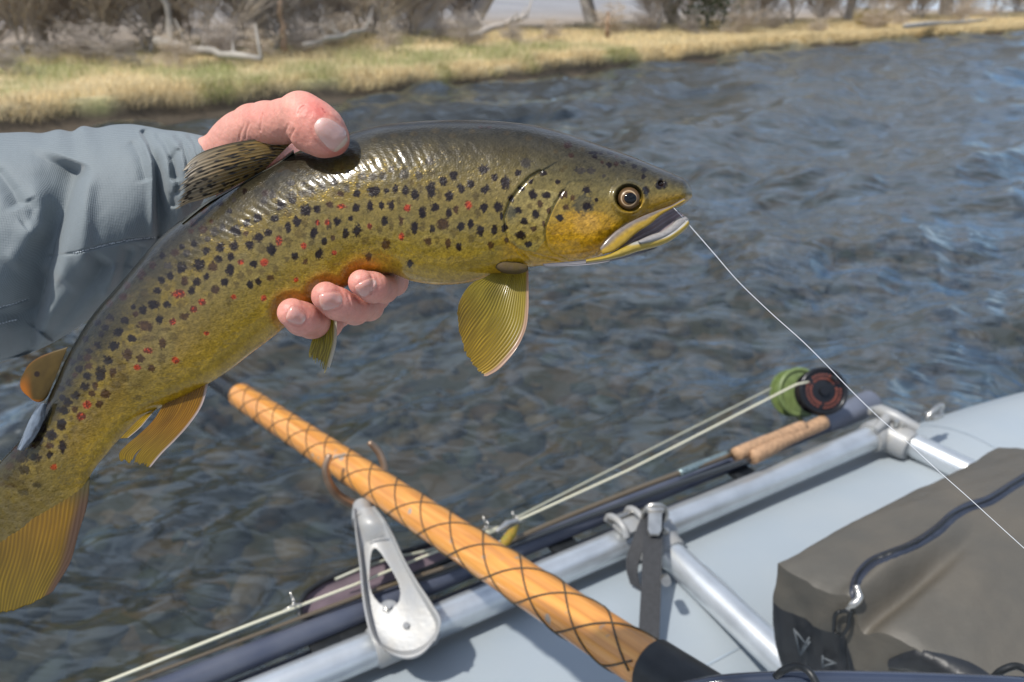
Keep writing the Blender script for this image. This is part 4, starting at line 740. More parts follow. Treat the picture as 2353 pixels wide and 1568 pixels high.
# ---- leader
ld = [(1545, 475), (1566, 497), (1586, 520), (1640, 582), (1690, 640), (1770, 718), (1850, 790), (1905, 845), (1960, 902), (2020, 960), (2080, 1012), (2150, 1077), (2230, 1148), (2300, 1212), (2420, 1320)]
LP = np.array([pt(x, y, .369 - .00002 * (x - 1545)) for x, y in ld]); b = MB(); b.tube(resample(LP, 120), .00016, 6)
tag(b.build('fishing_leader', M['leader'], None, loc=LP[0]), 'thin clear leader line running from the trout mouth down to the right edge', 'fishing line')

# ================================================================== HAND AND SLEEVE
def surface_nets(f, org, h):
    s = f < 0; nx, ny, nz_ = f.shape
    idx = -np.ones((nx-1, ny-1, nz_-1), np.int64); acc = np.zeros((nx-1, ny-1, nz_-1, 3), np.float32); cnt = np.zeros((nx-1, ny-1, nz_-1), np.float32)
    for ax in range(3):
        sl0 = [slice(None)] * 3; sl1 = [slice(None)] * 3; sl0[ax] = slice(0, -1); sl1[ax] = slice(1, None)
        a = f[tuple(sl0)]; b = f[tuple(sl1)]; cr = (a < 0) != (b < 0); t = np.where(cr, a / np.where(cr, a - b, 1), 0).astype(np.float32)
        o1, o2 = [k for k in range(3) if k != ax]
        for i in (0, 1):
            for j in (0, 1):
                sl = [None] * 3; sl[ax] = slice(None)
                sl[o1] = slice(i, f.shape[o1] - 1 + i); sl[o2] = slice(j, f.shape[o2] - 1 + j)
                c = cr[tuple(sl)]; tt_ = t[tuple(sl)]; cnt += c; acc[..., ax] += tt_ * c; acc[..., o1] += i * c; acc[..., o2] += j * c
    m = cnt > 0; idx[m] = np.arange(m.sum()); ijk = np.stack(np.nonzero(m), -1); V = (acc[m] / cnt[m][:, None] + ijk) * h + org
    FF = []
    for ax in range(3):
        o1, o2 = [(1, 2), (2, 0), (0, 1)][ax]
        sl0 = [slice(1, -1)] * 3; sl1 = [slice(1, -1)] * 3; sl0[ax] = slice(0, -1); sl1[ax] = slice(1, None)
        a = f[tuple(sl0)] < 0; b = f[tuple(sl1)] < 0; cr = np.stack(np.nonzero(a != b), -1)
        if not len(cr): continue
        inside = a[tuple(cr.T)]; base = cr.copy(); 
        for k in range(3):
            if k != ax: base[:, k] += 1
        q = []
        for (i, j) in ((0, 0), (-1, 0), (-1, -1), (0, -1)):
            c = base.copy(); c[:, o1] += i; c[:, o2] += j; q.append(idx[tuple(c.T)])
        q = np.stack(q, -1); q[~inside] = q[~inside][:, ::-1]; FF.append(q)
    return V, np.concatenate(FF)
def cpt(u, v, d): return np.array([(u - CU) / F * d, -(v - CV) / F * d, -d])
hh = .0008; lo = np.array([-.178, -.006, -.475]); hi = np.array([-.048, .128, -.335]); dims = np.ceil((hi - lo) / hh).astype(int)
gx = (lo[0] + hh * np.arange(dims[0])).astype(np.float32)[:, None, None]; gy_ = (lo[1] + hh * np.arange(dims[1])).astype(np.float32)[None, :, None]; gz = (lo[2] + hh * np.arange(dims[2])).astype(np.float32)[None, None, :]
def cone(a, b):
    (pa_, ra), (pb_, rb) = a, b; e = pb_ - pa_; l2 = float(e @ e); dx = gx - pa_[0]; dy = gy_ - pa_[1]; dz = gz - pa_[2]
    t = np.clip((dx * e[0] + dy * e[1] + dz * e[2]) / l2, 0, 1).astype(np.float32)
    return np.sqrt((dx - t * e[0]) ** 2 + (dy - t * e[1]) ** 2 + (dz - t * e[2]) ** 2) - (ra + t * (rb - ra))
def smin(a, b, k): h = np.clip(.5 + .5 * (b - a) / k, 0, 1); return b * (1 - h) + a * h - k * h * (1 - h)
def nd(u, v, d, rpx): return (cpt(u, v, d), rpx * d / F)
def chain(ns_, k=.003):
    f = None
    for a, b in zip(ns_[:-1], ns_[1:]):
        c = cone(a, b); f = c if f is None else smin(f, c, k)
    return f
thumb = chain([nd(766, 322, .3585, 36), nd(745, 303, .3575, 48), nd(718, 284, .358, 52), nd(692, 264, .361, 48), nd(650, 280, .369, 46), nd(615, 288, .380, 50), nd(585, 296, .390, 52), nd(530, 336, .408, 49), nd(475, 366, .424, 44), nd(440, 386, .434, 40)], .004)
thumb = smin(thumb, cone(nd(735, 328, .3585, 32), nd(700, 318, .360, 28)), .004)
palm = smin(chain([nd(570, 320, .405, 62), nd(650, 400, .43, 60), nd(720, 440, .44, 55)], .01), chain([nd(520, 390, .43, 56), nd(600, 470, .45, 66), nd(680, 520, .455, 55)], .01), .012)
f = smin(thumb, palm, .008)
fingers = [[nd(720, 410, .447, 44), nd(880, 520, .447, 38), nd(915, 610, .43, 32), nd(905, 648, .405, 31), nd(882, 664, .384, 31), nd(857, 661, .3685, 34), nd(830, 650, .3625, 30)],
 [nd(700, 450, .452, 44), nd(820, 590, .45, 38), nd(862, 680, .43, 33), nd(848, 704, .40, 32), nd(815, 712, .379, 33.5), nd(777, 699, .3665, 36), nd(749, 681, .361, 33.5)],
 [nd(670, 490, .455, 42), nd(735, 620, .452, 36), nd(775, 720, .43, 32), nd(752, 744, .40, 33), nd(716, 740, .377, 37), nd(694, 733, .3665, 37.5), nd(671, 719, .3615, 33.5)],
 [nd(630, 520, .455, 38), nd(660, 640, .452, 32), nd(650, 700, .436, 27), nd(610, 700, .42, 26)]]
fb = None
for k_, ch in enumerate(fingers):
    c = chain(ch, .0025); fb = c if fb is None else smin(fb, c, .0006)
f = smin(f, fb, .005)
V, FFc = surface_nets(f, lo, hh); del f, fb, thumb, palm
# relief and colour from the picture position
d_ = -V[:, 2]; hu = CU + V[:, 0] / d_ * F; hv = CV - V[:, 1] / d_ * F
Wd = cam2w(V)
hand_bvh = None
hc = np.tile(np.array([.62, .285, .22]), (len(V), 1)); nn = fbm(hu / 22, hv / 22, 120)[:, None]; nn2 = fbm(hu / 5, hv / 5 + d_ * 900, 121)[:, None]
hc = hc * (.82 + .36 * nn) * (.86 + .28 * nn2)
for (x, y, l_, w_, a_) in ((760, 307, 45, 33, 42), (842, 660, 27, 19, 148), (760, 691, 28, 23, 168), (681, 727, 23, 21, 205)):  # dark crease shade round each nail, painted into the skin colour
    a_ = math.radians(a_); s1 = (hu - x) * math.cos(a_) + (hv - y) * math.sin(a_); s2_ = -(hu - x) * math.sin(a_) + (hv - y) * math.cos(a_); e_ = (np.abs(s1 / l_) ** 2.6 + np.abs(s2_ / w_) ** 2.6) ** (1 / 2.6); m_ = (np.exp(-((e_ - 1.04) / .09) ** 2) * .45)[:, None]; hc = hc * (1 - m_) + np.array([.36, .10, .07]) * m_
def red(x, y, rx, ry, amt, c=(.62, .16, .13)):
    global hc
    m_ = (np.exp(-(((hu - x) / rx) ** 2 + ((hv - y) / ry) ** 2)) * amt)[:, None]; hc = hc * (1 - m_) + np.array(c) * m_
red(718, 248, 36, 26, .8); red(735, 262, 18, 16, .4, (.55, .08, .07)); red(700, 300, 34, 40, .25); red(585, 258, 40, 22, .35); red(780, 352, 40, 14, .5)
for (x, y) in ((671, 719), (749, 681), (830, 650)): red(x, y, 46, 40, .38, (.60, .22, .19))
for (x, y) in ((716, 745), (812, 712), (885, 668)): red(x, y, 30, 28, .35, (.50, .17, .14))
cut = np.exp(-(((hu - 742) - (hv - 252) * .55) / 1.6) ** 2) * (np.abs(hv - 253) < 6); hc = hc * (1 - .8 * cut[:, None]) + np.array([.25, .01, .01]) * .8 * cut[:, None]
person = thing('person', pt(520, 400, .43), 'person reaching in from the left in a grey blue jacket, bare hand gripping the trout', 'person')
M['skin'] = mat('skin', rough=.5, attr=True, sub=.3, bump=.8, bscale=330, bdist=.0007)
# creases at the thumb joint and finger knuckles (pushed along the view)
crease = 0
for poly in ([(676, 296), (668, 312), (664, 330)], [(662, 288), (654, 304), (650, 322)], [(686, 262), (690, 250), (700, 243)], [(560, 290), (552, 306), (550, 320)], [(572, 284), (566, 300), (563, 318)], [(603, 262), (600, 280), (598, 300)], [(852, 630), (858, 650), (852, 676)], [(798, 676), (806, 700), (800, 724)]):
    dd, _, _ = polyd(hu, hv, poly); crease = crease + np.exp(-(dd / 2.2) ** 2)
vdir = np.array([0, -CP, SP]); sel = (d_ < .42); Wd = Wd - vdir * (np.clip(crease, 0, 1) * .0008 * sel)[:, None]
hand = mkmesh('hand', Wd, FFc, M['skin'], person, col=hc)
bv = BVHTree.FromPolygons([tuple(x) for x in Wd], [tuple(int(i) for i in q) for q in FFc])
camo = Vector((0, 0, CAMZ))
def cast(bv_, u, v, back=None):
    dr = Vector(pt(u, v, 1.0)) - camo; dr.normalize(); h = bv_.ray_cast(camo, dr); return (np.array(h[0]), np.array(h[1])) if h[0] is not None else None
M['nail'] = mat('fingernail', rough=.22, attr=True, coat=.8, coatr=.08, sub=.2)
def nail(name, cu, cv, ln, wd_, ang, pw=2.6, nlon=34, nlat=26, lift=.00045, col0=(.60, .28, .23), tipc=(.62, .36, .29)):
    """ang: direction on the picture from cuticle to free edge"""
    ca, sa = math.cos(ang), math.sin(ang); V = []; Cc = []; ok = True
    for i in range(nlon):
        s = -1 + 2 * i / (nlon - 1); hw = (1 - abs(s) ** (pw if s < 0 else 5)) ** (1 / pw) if abs(s) < 1 else 0
        for j in range(nlat):
            t = (-1 + 2 * j / (nlat - 1)) * hw * (.86 + .14 * s) ; u = cu + ca * s * ln - sa * t * wd_; v = cv + sa * s * ln + ca * t * wd_
            h = cast(bv, u, v)
            if h is None: h = (V[-1] if V else pt(u, v, .36), np.array(-vdir))
            e = max(abs(s) ** 6, abs(-1 + 2 * j / (nlat - 1)) ** 6 )
            V.append(h[0] + np.array([0, -CP, SP]) * (lift * (1 - 1.5 * e) + .0004 * (1 - (t / max(hw, .01)) ** 2) * (1 - abs(s)**4)))
            c = np.array(col0); lun = max(0, 1 - math.hypot((s + .95) / .42, t / .6)); c = c * (1 - .5 * lun) + np.array([.82, .66, .60]) * .5 * lun
            if s > .72: c = c * .5 + np.array(tipc) * .5
            Cc.append(c)
    V = np.array(V); G = V.reshape(nlon, nlat, 3)
    for _ in range(2):
        G[1:-1, 1:-1] = (G[1:-1, 1:-1] * 2 + G[:-2, 1:-1] + G[2:, 1:-1] + G[1:-1, :-2] + G[1:-1, 2:]) / 6
    V2 = V - np.array([0, -CP, SP]) * .0009; g = gridf(nlon, nlat)
    n0 = len(V); bo = [(i * nlat, (i+1) * nlat) for i in range(nlon-1)] + [((i+1) * nlat + nlat - 1, i * nlat + nlat - 1) for i in range(nlon-1)] + [(j+1, j) for j in range(nlat-1)] + [((nlon-1)*nlat + j, (nlon-1)*nlat + j + 1) for j in range(nlat-1)]
    FF = np.concatenate([g, g[:, ::-1] + n0, np.array([(b, a, a + n0, b + n0) for a, b in bo])])
    return mkmesh(name, np.vstack([G.reshape(-1, 3), V2]), FF, M['nail'], hand, col=np.vstack([Cc, Cc]))
nail('thumb_nail', 760, 307, 45, 33, math.radians(42), 2.4, col0=(.60, .34, .29), tipc=(.70, .58, .44))
nail('fingernail', 842, 660, 27, 19, math.radians(148), 2.6)
nail('fingernail', 760, 691, 28, 23, math.radians(168), 2.6)
nail('fingernail', 681, 727, 23, 21, math.radians(205), 2.6)
#%%
# ---- sleeve
up_ = [(-640, 372), (-260, 325), (-120, 312), (0, 306), (60, 304), (95, 306), (135, 298), (165, 302), (190, 290), (222, 294), (262, 287), (305, 286), (345, 292), (375, 298), (420, 303), (455, 310), (480, 315)]
lw_ = [(-640, 1010), (-260, 900), (-120, 868), (0, 832), (70, 812), (125, 786), (185, 748), (235, 712), (285, 672), (330, 632), (372, 590), (405, 552), (430, 520), (445, 494), (462, 470), (473, 448), (480, 430)]
U0 = np.array(up_, float); L0 = np.array(lw_, float); md = (U0 + L0) / 2; ms_ = np.r_[0, np.cumsum(np.linalg.norm(np.diff(md, axis=0), axis=1))]
NS_, NA, NB_ = 520, 420, 60
s2 = np.linspace(0, ms_[-1], NS_); Us = hermite(ms_, U0, s2); Ls = hermite(ms_, L0, s2)
a2 = np.r_[np.linspace(-np.pi/2, np.pi/2, NA), np.linspace(np.pi/2, 3*np.pi/2, NB_ + 2)[1:-1]]; S2, A2 = np.meshgrid(s2, a2, indexing='ij')
SU = (Us[:, None, 0] + Ls[:, None, 0]) / 2 + (Us[:, None, 0] - Ls[:, None, 0]) / 2 * np.sin(A2); SV2 = (Us[:, None, 1] + Ls[:, None, 1]) / 2 + (Us[:, None, 1] - Ls[:, None, 1]) / 2 * np.sin(A2)
wS = np.interp(s2, [0, ms_[7], ms_[12], ms_[-1]], [.066, .060, .048, .0255]); dS = np.interp(s2, [0, ms_[7], ms_[11], ms_[-1]], [.468, .468, .462, .426])
fr2 = np.cos(A2) > -.05
hS = 0 * SU
def fold(poly, wl, wr, depth, taper=(.15, .1), cren=0):
    """a valley: wl / wr px wide on the left / right of its line"""
    global hS
    d, p, s = polyd(SU, SV2, poly); w_ = np.where(s > 0, wr, wl); t = sst(0, taper[0], p + 1e-3) * sst(1, 1 - taper[1], p) if taper[0] else 1
    near = np.hypot(SU - poly[0][0], SV2 - poly[0][1]); hS = hS - depth * np.exp(-(d / w_) ** 1.7) * (t if taper[0] else 1)
def ridge(poly, w_, h, taper=.2):
    global hS
    d, p, s = polyd(SU, SV2, poly); hS = hS + h * np.exp(-(d / w_) ** 2) * sst(0, taper, p) * sst(1, 1 - taper, p)
fold([(188, 372), (165, 430), (138, 520), (112, 620), (80, 740), (50, 860)], 70, 16, .017, (.06, .02))
ridge([(198, 380), (196, 460), (190, 560), (196, 640)], 22, .0035)
fold([(-60, 372), (0, 400), (30, 440), (48, 480)], 20, 14, .004)
ridge([(90, 400), (92, 470), (80, 530), (30, 560)], 30, .004, .3)
fold([(62, 455), (76, 480), (70, 505), (50, 520)], 16, 16, .0018)
fold([(322, 296), (342, 330), (356, 372), (360, 420), (360, 480), (364, 560)], 5, 26, .0075, (.05, .02))
ridge([(330, 300), (348, 345), (352, 420), (352, 500), (350, 556)], 10, .0022)
fold([(300, 318), (322, 360), (338, 420)], 14, 9, .0022)
fold([(352, 300), (380, 330), (398, 372), (404, 420)], 9, 12, .004)
fold([(414, 338), (398, 366), (402, 398), (414, 428), (400, 450), (400, 480)], 9, 12, .003, (.08, .05))
fold([(392, 302), (418, 326), (430, 366), (436, 410)], 6, 8, .003)
fold([(430, 306), (448, 330), (456, 362)], 5, 6, .0022); fold([(404, 306), (436, 336), (446, 380)], 4, 6, .0018)
fold([(452, 312), (466, 336), (470, 360)], 4, 4, .0015)
fold([(250, 590), (215, 640), (170, 700), (110, 780)], 30, 22, .0065, (.1, .02))
ridge([(268, 600), (258, 650), (236, 700)], 14, .0042, .25)
fold([(300, 560), (282, 620), (262, 680)], 12, 14, .0038)
fold([(330, 560), (312, 620)], 18, 8, .002)
ridge([(20, 620), (60, 560), (90, 500)], 30, .003)
fold([(-40, 720), (40, 720), (110, 690), (150, 640)], 24, 40, .005)
d_s, p_s, s_s = polyd(SU, SV2, [(100, 590), (172, 582), (240, 564), (300, 551), (362, 545)]); seamh = -.0012 * np.exp(-((d_s) / 3.0) ** 2) + .0010 * (s_s > 0) * np.exp(-d_s / 26) * 0; hS += seamh * sst(0, .15, p_s)
d_t, p_t, _ = polyd(SU, SV2, [(-60, 725), (0, 707), (62, 688)]); hS += -.0012 * np.exp(-(d_t / 3.0) ** 2)
hS +=   .0034 * (fbm(SU / 95, SV2 / 150, 130, 2) - .5) + .0005 * (fbm(SU / 26, SV2 / 40, 131, 3) - .5) + .0011 * (fbm(SU / 8, SV2 / 26, 133, 2) - .5) * sst(330, 420, SU)
hS = np.where(fr2, hS * 1.15, hS * .3); edgew = np.clip(np.cos(A2) * 4 + .15, 0.1, 1)
SD = dS[:, None] - wS[:, None] * np.sign(np.cos(A2)) * np.abs(np.cos(A2)) ** .9 - hS * edgew

Ps = pt(SU, SV2, SD)
# open cuff: turn the last rings inward
lastc = Ps[-1].mean(0); inner = [lastc + (Ps[-1] - lastc) * k + (Ps[-14] - Ps[-1]).mean(0) * w_ for k, w_ in ((.93, -.02), (.90, .6), (.88, 2.5))]
fc_ = Ps[0].mean(0); cap_ = [fc_ + (Ps[0] - fc_) * k - (Ps[3] - Ps[0]).mean(0) * w_ for k, w_ in ((.002, 9), (.35, 8.5), (.7, 6.5), (.92, 3))]
Ps = np.concatenate([np.array(cap_), Ps, np.array(inner)]); 
M['jacket'] = mat('grey_blue_nylon', (.148, .176, .19), .62, nscale=14, namt=.12, bump=.35, bscale=1400, bdist=.0003, sheen=.25)
def add_weave(m):
    t = m.node_tree; p = t.nodes['Principled BSDF']; co = N(t, 'ShaderNodeTexCoord').outputs['Object']; w1 = N(t, 'ShaderNodeTexWave'); w1.inputs['Scale'].default_value = 420; w1.inputs['Distortion'].default_value = 1.2; w2 = N(t, 'ShaderNodeTexWave', bands_direction='Z'); w2.inputs['Scale'].default_value = 420; w2.inputs['Distortion'].default_value = 1.2
    a = N(t, 'ShaderNodeMath', operation='ADD'); b = N(t, 'ShaderNodeBump'); b.inputs['Strength'].default_value = .3; b.inputs['Distance'].default_value = .0004; old = p.inputs['Normal'].links[0].from_socket
    lk = t.links.new; lk(co, w1.inputs[0]); lk(co, w2.inputs[0]); lk(w1.outputs[1], a.inputs[0]); lk(w2.outputs[1], a.inputs[1]); lk(a.outputs[0], b.inputs['Height']); lk(old, b.inputs['Normal']); lk(b.outputs[0], p.inputs['Normal'])
add_weave(M['jacket'])
slv = mkmesh('jacket_sleeve', Ps.reshape(-1, 3), gridf(Ps.shape[0], Ps.shape[1], True), M['jacket'], person)
sb = BVHTree.FromPolygons([tuple(x) for x in Ps.reshape(-1, 3)], [tuple(int(i) for i in q) for q in gridf(Ps.shape[0], Ps.shape[1], True)])
for poly, nst in (([(170, 583), (240, 565), (300, 552), (357, 546)], 34), ([(-20, 712), (0, 707), (62, 688)], 12), ([(0, 745), (40, 734)], 6)):
    bS = MB(); R_ = resample(poly, nst * 2)
    for k in range(nst):
        p0 = R_[2*k] + rng.normal(0, .8, 2); p1 = R_[2*k+1] + rng.normal(0, .8, 2); h0 = cast(sb, *p0); h1 = cast(sb, *p1)
        if h0 and h1: vv = np.array([0, -CP, SP]) * .0006; bS.tube([h0[0] + vv, (h0[0] + h1[0]) / 2 + vv * 1.6, h1[0] + vv], .00036, 5)
    if bS.v: tag(bS.build('stitching', M['thread'], slv, auto=False), kind='stuff')
#%%PART3
# ================================================================== RAFT, FRAME, GEAR
ZP = .547
A0, A1 = atz(840, 1498, ZP), atz(1975, 1030, ZP); DM = (A1 - A0) / np.linalg.norm(A1 - A0); INB = np.array([DM[1], -DM[0], 0])   # inboard
raft = thing('raft', A0 - (0, 0, .3), 'pale blue grey inflatable raft with the metal frame and bag on it', 'raft')
RT = .29
def tubepath(t):    # axis of the near side tube, bends inboard at the bow
    pts = [A0 - DM * 1.6, A0, A0 + DM * .75, A1 + DM * .10]; d = DM[:2].copy(); p = pts[-1].copy()
    out_ = [x + INB * .10 for x in pts]; p = out_[-1].copy()
    for k in range(14):
        a = math.radians(-4.6 if k < 8 else -3.2); d = np.array([d[0]*math.cos(a)-d[1]*math.sin(a), d[0]*math.sin(a)+d[1]*math.cos(a)]); p = p + np.array([d[0], d[1], .10 + .012 * k]) * .14; out_.append(p.copy())
    return np.array(out_)
TP = tubepath(0); TP[:, 2] += 0; TP[:, 2] = TP[:, 2] - (.024 + RT) + .002
TPr = resample(TP, 120); b = MB(); b.tube(TPr, RT, 96); b.build('side_tube', M['tube'], raft, auto=False)
# floor of the raft
fl = MB(); fc = A0 + DM * .6 + INB * .95; fl.box((fc[0], fc[1], .14), DM * 2.0, INB * .62, (0, 0, .05), .3); fl.build('floor', M['tube'], raft)
T2 = TPr + INB * 1.35; b = MB(); b.tube(T2[:70], RT, 48); b.build('side_tube', M['tube'], raft, auto=False)
def tgrad(i): t = TPr[min(i+1, len(TPr)-1)] - TPr[max(i-1, 0)]; return t / np.linalg.norm(t)
def seamring(i, w_, name='seam'):
    c = TPr[i]; t = tgrad(i); n = np.cross(t, [0, 0, 1.]); n /= np.linalg.norm(n); u = np.cross(n, t); V = []; th = np.linspace(-1.9, 1.9, 60)
    for s in (-w_, w_):
        for a in th: V.append(c + t * s + (RT + .0012) * (math.sin(a) * n + math.cos(a) * u))
    return mkmesh(name, np.array(V), [(j, j+1, 60+j+1, 60+j) for j in range(59)], M['seam'], raft)
k_ = [int(np.argmin(np.hypot(*(TPr[:, :2] - atz(u, v, .5)[:2]).T))) for u, v in ((1420, 1450), (1700, 1370), (2200, 1000))]
for i in k_: seamring(i, .0012)
def seamline(off, i0, i1, w_=.0012):
    V = []; 
    for i in range(i0, i1):
        c = TPr[i]; t = tgrad(i); n = np.cross(t, [0, 0, 1.]); n /= np.linalg.norm(n); u = np.cross(n, t)
        for a in (off - w_ / RT, off + w_ / RT): V.append(c + (RT + .0013) * (math.sin(a) * n + math.cos(a) * u))
    m = i1 - i0; return mkmesh('seam', np.array(V), [(2*j, 2*j+1, 2*j+3, 2*j+2) for j in range(m-1)], M['seam'], raft)
seamline(.42, 10, 110)
frame = thing('rowing_frame', A0, 'silver aluminium rowing frame strapped on the raft', 'rowing frame')
b = MB(); b.tube([A0 - DM * 1.2, A0, atz(2035, 992, ZP + .002) - DM * .02], .024, 28); b.build('pipe', M['alu'], frame)
CR = atz(2035, 992, ZP + .004)
c2e = atz(2420, 1178, ZP - .01); d2 = (c2e - CR); d2 /= np.linalg.norm(d2); b = MB(); b.tube([CR + d2 * .03, CR + d2 * .7], .024, 24); b.build('pipe', M['alu'], frame)
C1s = atz(1500, 1236, ZP); C1e = atz(1850, 1566, ZP - .012); d1 = (C1e - C1s) / np.linalg.norm(C1e - C1s); b = MB(); b.tube([C1s + d1 * .03, C1s + d1 * .5, C1s + d1 * 1.1], .024, 24); b.build('pipe', M['alu'], frame)
UPV = np.array([0, 0, 1.])
def fitting(c, da, db, r=.031, L1=.035, L2=.045, name='pipe_fitting'):
    m = MB(); c = np.array(c); m.tube([c - da * L1, c - da * L1 * .8, c + da * L1 * .8, c + da * L1], [r * .9, r, r, r * .9], 26); m.tube([c, c + db * L2 * .85, c + db * L2], [r, r, r * .9], 26)
    o = m.build(name, M['cast'], frame)
    for (p, n_) in ((c - da * L1 * .3 + UPV * r, UPV), (c + db * L2 * .55 + UPV * r, UPV)):
        s = MB(); s.cyl(p - n_ * .004, p + n_ * .006, .0065, 6); s.cyl(p + n_ * .004, p + n_ * .008, .004, 12); s.build('bolt', M['steel'], o)
    return o
fitting(C1s, DM, d1, .0295, .032, .05)
# saddle on top of the fitting: a raised U with two ears
m = MB(); sc0 = atz(1440, 1205, ZP + .03)
for k, s in enumerate((-1, 1)):
    e = []; 
    for q in np.linspace(-1, 1, 12): e.append(sc0 + DM * (s * .020) + INB * (q * .026) + UPV * (.016 * (1 - q * q) ** .5 if abs(q) < 1 else 0))
    m.tube(e, .0055, 12)
m.box(sc0 + UPV * .001, DM * .022, INB * .024, UPV * .004, .3); m.build('saddle_clamp', M['cast'], frame)
s = MB(); s.cyl(sc0 - DM*.026 + INB*-.012 + UPV*.008, sc0 + DM*.026 + INB*-.012 + UPV*.008, .004, 8); s.build('bolt', M['steel'], frame)
fitting(CR - DM * .01, DM, d2, .031, .04, .06)
m = MB(); cc = CR + UPV * .026
m.tube([cc - INB * .04 - DM * .0, cc - INB * .02 + UPV * .012, cc + INB * .01 + UPV * .014, cc + INB * .05 + DM * .02], [.010, .013, .013, .010], 14)
m.tube([cc - DM * .055 + INB * .012, cc - DM * .03 + UPV * .010 + INB * .01, cc - DM * .005 + UPV * .008], [.007, .010, .010], 12); m.build('saddle_clamp', M['cast'], frame)
for q in (-.03, .028): s = MB(); s.cyl(cc + INB * q - DM * .018 + UPV * .006, cc + INB * q - DM * .018 + UPV * .018, .0055, 6); s.build('bolt', M['steel'], frame)
# strap with buckle
st = thing('strap', atz(1500, 1180, ZP + .03), 'black webbing strap hanging over the frame joint to the lower middle', 'strap')
def flat(name, pts, wv, th_, m_, parent):
    P = resample(np.array(pts), 30); wv = np.array(wv, float); T = np.gradient(P, axis=0); T /= np.linalg.norm(T, axis=1)[:, None]; Nn = np.cross(T, wv / np.linalg.norm(wv)); V = []
    for p, n_ in zip(P, Nn): V += [p - wv - n_*th_, p + wv - n_*th_, p + wv + n_*th_, p - wv + n_*th_]
    Fq = [(4*i+j, 4*i+(j+1) % 4, 4*i+4+(j+1) % 4, 4*i+4+j) for i in range(len(P)-1) for j in range(4)] + [(0, 1, 2, 3), tuple(4*(len(P)-1) + q for q in (3, 2, 1, 0))]
    return mkmesh(name, np.array(V), Fq, m_, parent, smooth=False)
P1, P2, P3 = atz(1507, 1172, .60), atz(1497, 1330, .575), atz(1488, 1530, .525)
wv = (atz(1523, 1330, .575) - atz(1471, 1330, .575)) / 2 * .88
flat('webbing', [P1, atz(1500, 1240, .60), P2, P3, atz(1484, 1640, .5)], wv, .0009, M['web'], st)
flat('webbing', [atz(1496, 1175, .60), atz(1470, 1240, .585), atz(1452, 1310, .55), atz(1462, 1350, .53)], (atz(1475, 1300, .56) - atz(1448, 1285, .56)) / 2, .0009, M['web'], st)
m = MB(); Bc = atz(1505, 1178, .607); xw = wv * 1.25
m.tube(resample([Bc - xw, Bc - xw * .6 + UPV * .012, Bc + xw * .6 + UPV * .012, Bc + xw, Bc + xw - DM * 0 - UPV * .012, Bc - xw - UPV * .012, Bc - xw], 30), .0036, 10)
yv = (atz(1505, 1178, .607) - atz(1503, 1245, .603)); yv /= np.linalg.norm(yv)
m.box(Bc - yv * .028 + UPV * .006, wv * .72, yv * .032, UPV * .0028, .35); m.box(Bc - yv * .002 + UPV * .008, wv * .95, yv * .007, UPV * .005, .35); m.build('buckle', M['steel'], st)
m = MB(); m.cyl(atz(1528, 1330, .585), atz(1531, 1337, .600), .007, 12); m.build('strap_bolt', M['steel'], st)
# ---- oar tower
def tower():
    L_ = [(812, 1168), (814, 1200), (818, 1240), (826, 1300), (830, 1350), (838, 1408), (852, 1458), (876, 1490)]
    R_ = [(862, 1164), (886, 1195), (906, 1232), (930, 1285), (962, 1340), (992, 1385), (1014, 1428), (1004, 1466)]
    A = np.array(L_, float); B = np.array(R_, float)
    dep = lambda r: np.interp(r, [0, 1], [1.148, 1.002])
    def relf(r, q):
        c = np.abs(2*q - 1); rim = .012 * np.exp(-((c - .93) / .085) ** 2) + .004 * np.exp(-((r - .10) / .07) ** 2); bot = .012 * np.exp(-((r - .965) / .03) ** 2)
        h = np.maximum(rim, bot) - .030 * (1 - c ** 2.6) * sst(.10, .42, r) * sst(1.0, .90, r)
        ring = .005 * np.exp(-((np.hypot((r - .49) / .18, (q - .42) / .24) - 1.1) / .10) ** 2); return h + ring
    t = thing('oar_tower', A0, 'silver cast oar tower with an oval hole standing on the side pipe', 'oar stand')
    body_ = ribbon('casting', L_, R_, 150, 90, lambda r, q: dep(r) - .010 * np.sin(np.pi * q), None, M['cast'], t, relf, .010, mask=lambda r, q: np.hypot((r - .48) / .19, (q - .42) / (.20 + .10 * sst(.3, .65, r))) > 1, bulge=42)
    for i, (u, v) in enumerate(((893, 1402), (934, 1447))):
        d0 = (1.052, 1.034)[i]; n_ = (camo_np - pt(u, v, d0)); n_ /= np.linalg.norm(n_); n_ = (n_ * .6 + UPV * .6); n_ /= np.linalg.norm(n_); p = pt(u, v, d0)
        s = MB(); s.cyl(p - n_ * .008, p + n_ * .002, .0135, 20); s.cyl(p, p + n_ * .009, .0085, 6); s.cyl(p + n_ * .008, p + n_ * .014, .0045, 14); s.build('bolt', M['steel'], t)
    p0, p1 = pt(836, 1200, 1.135), pt(834, 1162, 1.165)
    s = MB(); s.tube([p0, p0 * .4 + p1 * .6, p1], [.0175, .0165, .0150], 24); s.build('collar', M['cast'], t)
    # cast size letters along the upper rim, illegible in the photograph: kept as small raised marks
    m = MB()
    for k in range(7):
        u = 846 + k * 6; v = 1243 - k * 2.2; q = pt(u, v, 1.103); w1 = np.array([.0012 + .0005 * (k % 3), 0, 0]); m.box(q, w1, (0, .0005, .0018 + .0006 * (k % 2)), (0, -.0006, .0003), .3)
    m.build('raised_marks', M['cast'], t)
    s = MB(); q0 = A0 * 0 + atz(925, 1462, ZP); s.tube([q0 - DM * .045, q0 - DM * .04, q0 + DM * .04, q0 + DM * .045], [.025, .0285, .0285, .025], 28); s.build('pipe_sleeve', M['cast'], t)
    return t
camo_np = np.array([0, 0, CAMZ]); tower()
